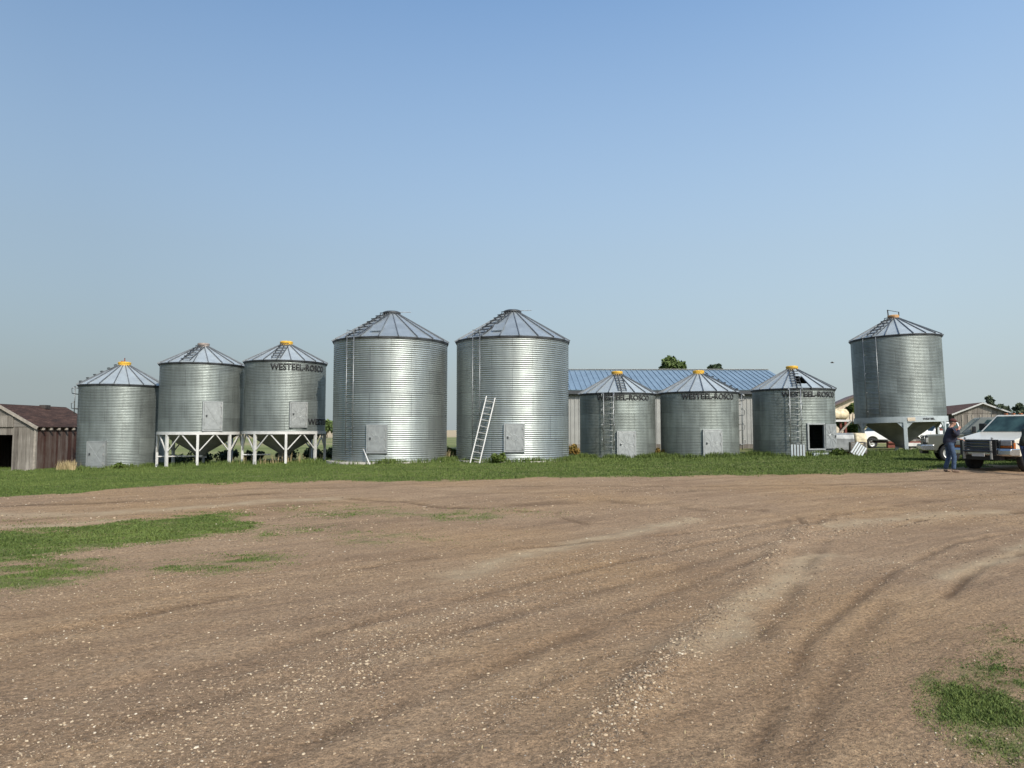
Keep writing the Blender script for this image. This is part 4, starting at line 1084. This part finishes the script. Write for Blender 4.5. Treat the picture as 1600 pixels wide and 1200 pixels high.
vehicle('pickup_truck', 'cream pickup with a grille guard and orange roof lamps, two people beside it', 'pickup', (tx, ty, sz(tx, ty)-.02), a, 'paint_cream', guard=True, lamps=True, group=TG, hoodz=1.11, cowl=1.34, roofz=1.93, Wd=2.03, low=.53)
vehicle('pickup_truck', 'silver pickup with reflected ground tint painted on, parked behind the cream pickup with its hood showing', 'pickup', (18.15, 31.4, gz(19, 32)-.05), R(-25), 'paint_silver', group=TG, roofz=1.90, amber=False)
vehicle('station_wagon', 'white wagon behind the leaning bin, half hidden by the rounded tank', 'car', (24.7, 51.5, .3), R(4), 'paint_white', L=5.2, kind='suv', group=TG, amber=False)
vehicle('pickup_truck', 'bright white pickup farthest back, beyond the leaning bin', 'pickup', (31.6, 56.5, .3), R(8), 'paint_white', group=TG, amber=False)

# ------------------------------------------------------------------ trees and shrubs
def leafcloud(centers, radii, n, size, seedtone=0):
    k = rng.integers(0, len(centers), n); c = np.array(centers)[k]; r = np.array(radii)[k]
    d = rng.normal(size=(n, 3)); d /= np.linalg.norm(d, axis=1)[:,None]
    p = c+d*(r*(.45+.6*rng.random((n, 1))**.6) if r.ndim > 1 else (r*(.45+.6*rng.random(n)**.6))[:,None])
    s = size*(.6+.8*rng.random(n))
    a = rng.normal(size=(n, 3)); a /= np.linalg.norm(a, axis=1)[:,None]
    b_ = np.cross(a, rng.normal(size=(n, 3))); b_ /= np.linalg.norm(b_, axis=1)[:,None]
    V = np.stack([p-a*s[:,None], p+b_*s[:,None]*.6, p+a*s[:,None], p-b_*s[:,None]*.6], 1).reshape(-1, 3)
    return V, np.arange(n*4).reshape(n, 4), np.repeat(np.clip(.25+.2*d[:,2]*0+.75*rng.random(n), 0, 1), 4)
def broadleaf(name, label, loc, h, cr, mat, n=2600, size=.2, trunk_h=None, lobes=16, group=None):
    root = thing(name, label, 'tree' if 'tree' in name else 'shrub', loc, 0, group)
    th_ = trunk_h if trunk_h is not None else h*.35
    m = MB(); m.tube([(0,0,-.1), (.05,.03,th_*.6), (0,.06,th_), (.1,0,h*.75)], [h*.03+.02, h*.022+.02, h*.018+.015, .02], 8)
    cs, rs = [], []
    for k in range(lobes):
        g = rng.normal(size=3); g /= np.linalg.norm(g); f = .35+.55*rng.random()
        c = np.array([g[0]*cr*f, g[1]*cr*f, th_+(h-th_)*.52+g[2]*(h-th_)*.5*f*.8]); cs.append(c); rs.append(cr*(.22+.2*rng.random()))
        if k < 6: m.tube([(0,.04,th_*.85), tuple((np.array((0,0,th_))+c)/2), tuple(c)], [h*.012+.01, h*.008+.008, .01], 6)
    m.build('trunk', M['bark'], root, True)
    V, Fq, t = leafcloud(cs, rs, n, size); npmesh('crown', V, Fq, M[mat], {'tone': t}, False, root)
    return root
def conifer(name, label, loc, h, cr, mat, n=2600, size=.25, ragged=.25, lean=0):
    root = thing(name, label, 'tree', loc, rot=(0, lean, 0))
    m = MB(); m.tube([(0,0,-.1), (0,0,h*.5), (0,0,h*.97)], [h*.025, h*.015, .02], 8); m.build('trunk', M['bark'], root, True)
    cs, rs = [], []
    tiers = 13
    for k in range(tiers):
        z = h*(.14+.84*k/tiers); rr = cr*(1-k/tiers)**.85
        nb = max(3, int(9*(1-k/tiers)))
        for j in range(nb):
            a = 2*PI*(j+rng.random())/nb; f = 1+ragged*(rng.random()-.6)*2
            for q in (.35, .7, 1.0):
                cs.append((rr*f*q*math.cos(a), rr*f*q*math.sin(a), z-.16*rr*q)); rs.append((.16*rr+.10)*(1.1-.4*q))
    V, Fq, t = leafcloud(cs, rs, n, size); npmesh('crown', V, Fq, M[mat], {'tone': t}, False, root)
    return root
broadleaf('broadleaf_tree', 'round green tree top showing above the blue roof', (18.2, 81, .2), 9.9, 1.9, 'leaf', 3600, .22, 5.5, 22)
broadleaf('spruce_tree', 'dark pointed spruce top above the blue roof', (23.75, 82, .2), 9.7, 1.25, 'spruce', 3000, .2, 5.5, 18)
conifer('pine_tree', 'ragged grey-green pine rising behind the barn roof', (59.2, 86, .2), 6.0, 2.8, 'pine', 3600, .24, .9, R(-14))
conifer('pine_tree', 'low grey-green pine at the far right beyond the barn', (63.0, 88, .2), 4.9, 3.4, 'pine', 3600, .26, .9)
conifer('pine_tree', 'tall pine whose branch tips enter at the right frame edge', (57.9, 77, .2), 9.0, 3.4, 'pine', 3000, .24, .8)
for bx_, by_, bh_ in ((-20.4, 43.4, .62), (-18.9, 43.0, .75), (-17.2, 43.3, .8), (-15.4, 42.8, .72), (-13.6, 43.2, .8), (-12.0, 42.7, .7), (-10.6, 43.0, .62)):  # bushes added to deepen the weak bin shadow on the ground
    broadleaf('shrub', 'low dark weed bush added to deepen the shade behind the white-legged hopper bins', (bx_, by_, gz(bx_, by_)-.05), bh_, .8, 'spruce', 900, .075, .05, 10, 'weed bushes deepening the shade behind the hopper bins')
broadleaf('shrub', 'green bush behind the raised tank', (22.7, 47.5, .25), 3.3, .95, 'bush', 2200, .13, .4, 14)
broadleaf('shrub', 'rusty green weed bush between tall bin and squat bin', (3.35, 38.6, .05), .85, .42, 'weed', 900, .07, .1, 10)
broadleaf('shrub', 'small weed clump between the two lettered squat bins', (8.2, 39.6, .1), .5, .3, 'weed', 500, .06, .05, 8)
broadleaf('shrub', 'dark weed bush between the two tall bins', (-3.1, 38.3, .05), .5, .7, 'bush', 900, .07, .05, 10)
broadleaf('shrub', 'distant green tree seen between the hopper bin and the tall bin', (-38.5, 148, .1), 3.4, 2.6, 'leaf', 1500, .3, .6, 12)
broadleaf('shrub', 'leafy weed clump at the foot of the open bin door', (16.75, 36.5, .2), .45, .42, 'bush', 900, .06, .04, 10)
broadleaf('shrub', 'leafy weed clump under the leftmost bin door', (-20.5, 37.15, -.5), .36, .36, 'bush', 700, .06, .04, 10)
broadleaf('shrub', 'dark weed clump beside the leaning ladder', (-.62, 33.45, .05), .42, .45, 'bush', 900, .06, .04, 10)
# tall tufts at the bases
def tufts():
    xs_, ys_ = [], []
    for k in (6, 9, 10, 11, 12, 13):
        b_ = bins[k]; Rw = 2.95 if k in (9, 10) else 2.2
        ac = math.atan2(-b_.location.x, b_.location.y)
        for j in range(2600):
            a_ = ac+(rng.random()-.5)*2.8; r = Rw+.05+rng.random()**2*.5
            xs_.append(b_.location.x+r*math.sin(a_)); ys_.append(b_.location.y-r*math.cos(a_))
    for (cx_, cy_, n) in ((-14.5, 37.4, 900), (-10.6, 37.2, 900), (-17, 37.3, 500), (22, 39.4, 2500), (24.5, 39.8, 2200), (19, 37.0, 1800)):
        xs_ += list(cx_+rng.normal(size=n)*.9); ys_ += list(cy_+rng.normal(size=n)*.5)
    x = np.array(xs_); y = np.array(ys_); cl = fbm(x*1.7, y*1.7, 121)
    k = rng.random(len(x)) < sstep(.3, .65, cl)
    x, y, cl = x[k], y[k], cl[k]
    blades('grass', x, y, (.10+.28*cl)*(.6+.7*rng.random(len(x))), .02+.015*rng.random(len(x)), M['blade'], 'taller grass tufts against the bin walls', .5)
    n = 420; x = np.concatenate([-23.45+rng.normal(size=n)*.22, -12.2+rng.normal(size=120)*1.2, -3.5+rng.normal(size=100)*.6]); y = np.concatenate([37.7+rng.normal(size=n)*.15, 37.5+rng.normal(size=120)*.3, 36.5+rng.normal(size=100)*.3])
    blades('grass', x, y, .25+.45*rng.random(len(x)), .015+.01*rng.random(len(x)), M['dry'], 'dry straw-coloured weed stalks by the red shed and hopper legs', .35)
tufts()
# bird
br = MB(); br.tube([(-.18,0,0), (-.05,0,.01), (.08,0,.01), (.17,0,.03), (.22,0,.03)], [.01,.05,.055,.03,.008], 8)
br.add([(-.05,.03,.02),(.09,.03,.02),(.06,.26,.10),(-.06,.42,.06),(-.07,.25,.09)], [(0,1,2,4),(4,2,3)]); br.add([(-.05,-.03,.02),(.09,-.03,.02),(.06,-.26,.10),(-.06,-.42,.06),(-.07,-.25,.09)], [(0,1,2,4),(4,2,3)])
bo = br.build('bird', M['hair'], None, True); bo.location = (13.6, 30.0, 4.45); bo.rotation_euler = (0, 0, 2.6); bo.scale = (.4, .4, .4); tag(bo, 'small dark bird flying above the open bin', 'bird')

# ------------------------------------------------------------------ people
def skinmesh(name, nodes, edges, mat, parent, sub=2, extra=None):
    names = list(nodes); me = bpy.data.meshes.new(name)
    me.from_pydata([nodes[k][0] for k in names], [(names.index(a), names.index(b)) for a, b in edges], [])
    o = bpy.data.objects.new(name, me); C.objects.link(o)
    sk = o.modifiers.new('skin', 'SKIN'); sk.use_smooth_shade = True
    for i, k in enumerate(names):
        r = nodes[k][1]; me.skin_vertices[0].data[i].radius = r if isinstance(r, tuple) else (r, r)
        me.skin_vertices[0].data[i].use_root = (i == 0)
    ss = o.modifiers.new('sub', 'SUBSURF'); ss.levels = sub; ss.render_levels = sub
    bpy.context.view_layer.update()
    me2 = bpy.data.meshes.new_from_object(o.evaluated_get(bpy.context.evaluated_depsgraph_get()))
    bpy.data.objects.remove(o); me2.name = name
    me2.materials.clear(); me2.materials.append(mat)
    if extra: 
        bm = bmesh.new(); bm.from_mesh(me2); extra(bm); bm.to_mesh(me2); bm.free()
    me2.polygons.foreach_set('use_smooth', [True]*len(me2.polygons))
    o = bpy.data.objects.new(name, me2); C.objects.link(o); o.parent = parent
    return o
def person(label, loc, rz, J, jacket, jeans, shoes, cap=None, hair='hair'):
    """J: joints in metres, person faces local +x, left is +y"""
    V = lambda k: Vector(J[k])
    root = thing('person', label, 'person', loc, rz)
    body = {'pelvis': (V('pelvis'), .085), 'chest': (V('chest'), .10), 'neck': (V('neck'), .058), 'skull': (V('head')-Vector((0,0,.02)), .075)}
    ed = [('pelvis','chest'), ('chest','neck'), ('neck','skull')]
    for s in ('l', 'r'):
        for j, r in (('shoulder', .028), ('elbow', .022), ('wrist', .026)): body[j+s] = (V(j+s), r)
        for j, r in (('hip', .065), ('knee', .045), ('ankle', .034)): body[j+s] = (V(j+s), r)
        ed += [('chest','shoulder'+s), ('shoulder'+s,'elbow'+s), ('elbow'+s,'wrist'+s), ('pelvis','hip'+s), ('hip'+s,'knee'+s), ('knee'+s,'ankle'+s)]
        d = (V('wrist'+s)-V('elbow'+s)).normalized(); u = d.cross(Vector((0,0,1))).normalized(); w = u.cross(d)
        body['palm'+s] = (V('wrist'+s)+d*.07, (.042, .022)); ed.append(('wrist'+s, 'palm'+s))
        for q, off, ln in (('a', -.03, .075), ('b', -.01, .085), ('c', .01, .08), ('d', .03, .062)):
            b0 = V('palm'+s) if False else body['palm'+s][0]
            p1 = b0+d*.035+u*off; p2 = p1+d*ln*.55-w*.012; p3 = p2+d*ln*.35-w*.035
            body['f1'+q+s] = (p1, .009); body['f2'+q+s] = (p2, .0085); body['f3'+q+s] = (p3, .007)
            ed += [('palm'+s,'f1'+q+s), ('f1'+q+s,'f2'+q+s), ('f2'+q+s,'f3'+q+s)]
        p1 = body['palm'+s][0]-d*.02+u*.045; p2 = p1+d*.045+u*.012-w*.02
        body['t1'+s] = (p1, .011); body['t2'+s] = (p2, .008); ed += [('palm'+s,'t1'+s), ('t1'+s,'t2'+s)]
    hc = V('head')
    fw = Vector((J.get('face', (1,0,-.1)))).normalized()
    side = Vector((0,0,1)).cross(fw).normalized(); up = fw.cross(side)
    def head(bm):
        r = bmesh.ops.create_uvsphere(bm, u_segments=24, v_segments=18, radius=1)
        for v in r['verts']:
            x, y, z = v.co
            k = 1-.22*max(0, -z)
            p = Vector((x*.100*(1 if x < 0 else 1.0), y*.077*k, z*.122))
            if x > .3:
                p.x += .026*math.exp(-(y/.16)**2-((z+.12)/.22)**2)          # nose
                p.x -= .010*math.exp(-((abs(y)-.38)/.15)**2-((z-.08)/.12)**2)  # eye sockets
                p.x += .008*math.exp(-(y/.35)**2-((z+.5)/.08)**2)            # lips
                p.x += .010*math.exp(-(y/.3)**2-((z+.82)/.15)**2)            # chin
            v.co = hc+fw*p.x+side*p.y+up*p.z
        for s in (-1, 1):
            r = bmesh.ops.create_uvsphere(bm, u_segments=10, v_segments=8, radius=1)
            for v in r['verts']:
                x, y, z = v.co; v.co = hc+fw*(x*.018-.005)+side*(s*.079+y*.012)+up*(z*.032-.01)
    bo_ = skinmesh('body', body, ed, M['skin'], root, 2, head)
    m = MB()
    for s in (-1, 1):
        c0 = hc+fw*.088+side*s*.030+up*.012
        m.lathe([(0, -.008), (.006, -.006), (.009, 0), (.006, .006), (0, .008)], 10, tuple(c0))
    m.build('eye', M['black'], bo_, True)
    # hair
    hm = MB(); rows = []
    n = 20
    vs, fs = [], []
    for i in range(7):
        th_ = (i/6)*1.75
        for k in range(n):
            a_ = 2*PI*k/n; lim = th_*(.62 if math.cos(a_) > .35 else 1.0)
            vs.append(hc+fw*(math.cos(a_)*math.sin(lim)*.108)+side*(math.sin(a_)*math.sin(lim)*.085)+up*(math.cos(lim)*.130))
    for i in range(6):
        for k in range(n): fs.append((i*n+k, i*n+(k+1) % n, (i+1)*n+(k+1) % n, (i+1)*n+k))
    hm.add(vs, fs); hm.build('hair', M[hair], root, True)
    # jacket
    jk = {'hem': (V('pelvis')-Vector((0,0,.10)), (.21, .175)), 'waist': (V('pelvis')+Vector((0,0,.06)), (.21, .175)), 'belly': ((V('pelvis')+V('chest'))/2+Vector((.03,0,.02)), (.215, .18)), 'chest': (V('chest'), (.205, .16)), 'collar': (V('neck')-Vector((0,0,.02)), .085)}
    je = [('hem','waist'), ('waist','belly'), ('belly','chest'), ('chest','collar')]
    for s in ('l', 'r'):
        jk['sh'+s] = (V('shoulder'+s), .10); jk['ua'+s] = ((V('shoulder'+s)+V('elbow'+s))/2, .088); jk['el'+s] = (V('elbow'+s), .078); jk['wr'+s] = (V('wrist'+s)*.93+V('elbow'+s)*.07, .047)
        je += [('chest','sh'+s), ('sh'+s,'ua'+s), ('ua'+s,'el'+s), ('el'+s,'wr'+s)]
    skinmesh('jacket', jk, je, M[jacket], root)
    jn = {'w': (V('pelvis')+Vector((0,0,.05)), (.155, .125))}; ne = []
    for s in ('l', 'r'):
        mid = (V('knee'+s)+V('ankle'+s))/2
        jn['h'+s] = (V('hip'+s), .105); jn['t'+s] = ((V('hip'+s)+V('knee'+s))/2, .098); jn['k'+s] = (V('knee'+s), .078); jn['m'+s] = (mid, .074); jn['a'+s] = (V('ankle'+s), .072)
        ne += [('w','h'+s), ('h'+s,'t'+s), ('t'+s,'k'+s), ('k'+s,'m'+s), ('m'+s,'a'+s)]
    skinmesh('jeans', jn, ne, M[jeans], root)
    for s in ('l', 'r'):
        a_ = V('ankle'+s); td = Vector(J.get('toe'+s, (1, 0, 0))).normalized()
        sh = {'a': (a_-Vector((0,0,.01)), .055), 'h': (Vector((a_.x, a_.y, .045))-td*.03, .048), 'b': (Vector((a_.x, a_.y, .045))+td*.10, (.05, .042)), 't': (Vector((a_.x, a_.y, .038))+td*.18, (.042, .032))}
        skinmesh('shoe', sh, [('a','h'), ('h','b'), ('b','t')], M[shoes], root)
    if cap:
        m = MB(); vs, fs = [], []; n = 24
        for i in range(6):
            th_ = (i/5)*1.45
            for k in range(n):
                a_ = 2*PI*k/n; vs.append(hc+fw*(math.cos(a_)*math.sin(th_)*.108)+side*(math.sin(a_)*math.sin(th_)*.088)+up*(.035+math.cos(th_)*.105))
        for i in range(5):
            for k in range(n): fs.append((i*n+k, i*n+(k+1) % n, (i+1)*n+(k+1) % n, (i+1)*n+k))
        m.add(vs, fs)
        q = []
        for k in range(9):
            a_ = (k/8-.5)*2.2; q.append(hc+fw*math.cos(a_)*.11+side*math.sin(a_)*.088+up*.042)
        q2 = [hc+fw*(.115+.10*math.cos((k/8-.5)*2.6))+side*math.sin((k/8-.5)*2.2)*.082+up*.028 for k in range(9)]
        m.add(q+q2, [(k, k+1, 10+k, 9+k) for k in range(8)])
        o = m.build('cap', M[cap], root, True); sd_ = o.modifiers.new('thick', 'SOLIDIFY'); sd_.thickness = .008; sd_.offset = 1
    return root
J1 = dict(pelvis=(0,0,.98), chest=(.03,0,1.32), neck=(.07,0,1.50), head=(.13,0,1.64), face=(1,-.15,-.12),
          shoulderl=(.05,.19,1.41), elbowl=(.12,.24,1.13), wristl=(.33,.10,1.10), shoulderr=(.05,-.19,1.41), elbowr=(.16,-.25,1.20), wristr=(.27,-.09,1.42),
          hipl=(0,.09,.92), kneel=(.02,.13,.50), anklel=(-.10,.15,.09), hipr=(0,-.09,.92), kneer=(.10,-.10,.50), ankler=(.06,-.11,.09), toer=(1,-.25,0), toel=(1,.1,0))
px, py = 14.55, 23.7
person('person in navy jacket, blue jeans and maroon cap standing before the truck grille', (px, py, sz(px, py)-.005), R(-12), J1, 'navy', 'jeans', 'boot', 'cap')
J2 = dict(pelvis=(0,0,.97), chest=(.16,0,1.29), neck=(.24,0,1.45), head=(.33,0,1.57), face=(1,0,-.35),
          shoulderl=(.19,.19,1.38), elbowl=(.30,.22,1.10), wristl=(.48,.14,1.22), shoulderr=(.19,-.19,1.38), elbowr=(.22,-.26,1.10), wristr=(.42,-.16,1.08),
          hipl=(0,.09,.91), kneel=(.12,.11,.50), anklel=(.22,.12,.09), hipr=(0,-.09,.91), kneer=(.02,-.10,.49), ankler=(-.14,-.10,.09))
px, py = 16.05, 22.25
person('person in dark olive jacket leaning over at the near side of the cream pickup', (px, py, sz(px, py)-.005), R(15), J2, 'olive', 'jeans_dark', 'bootdark')
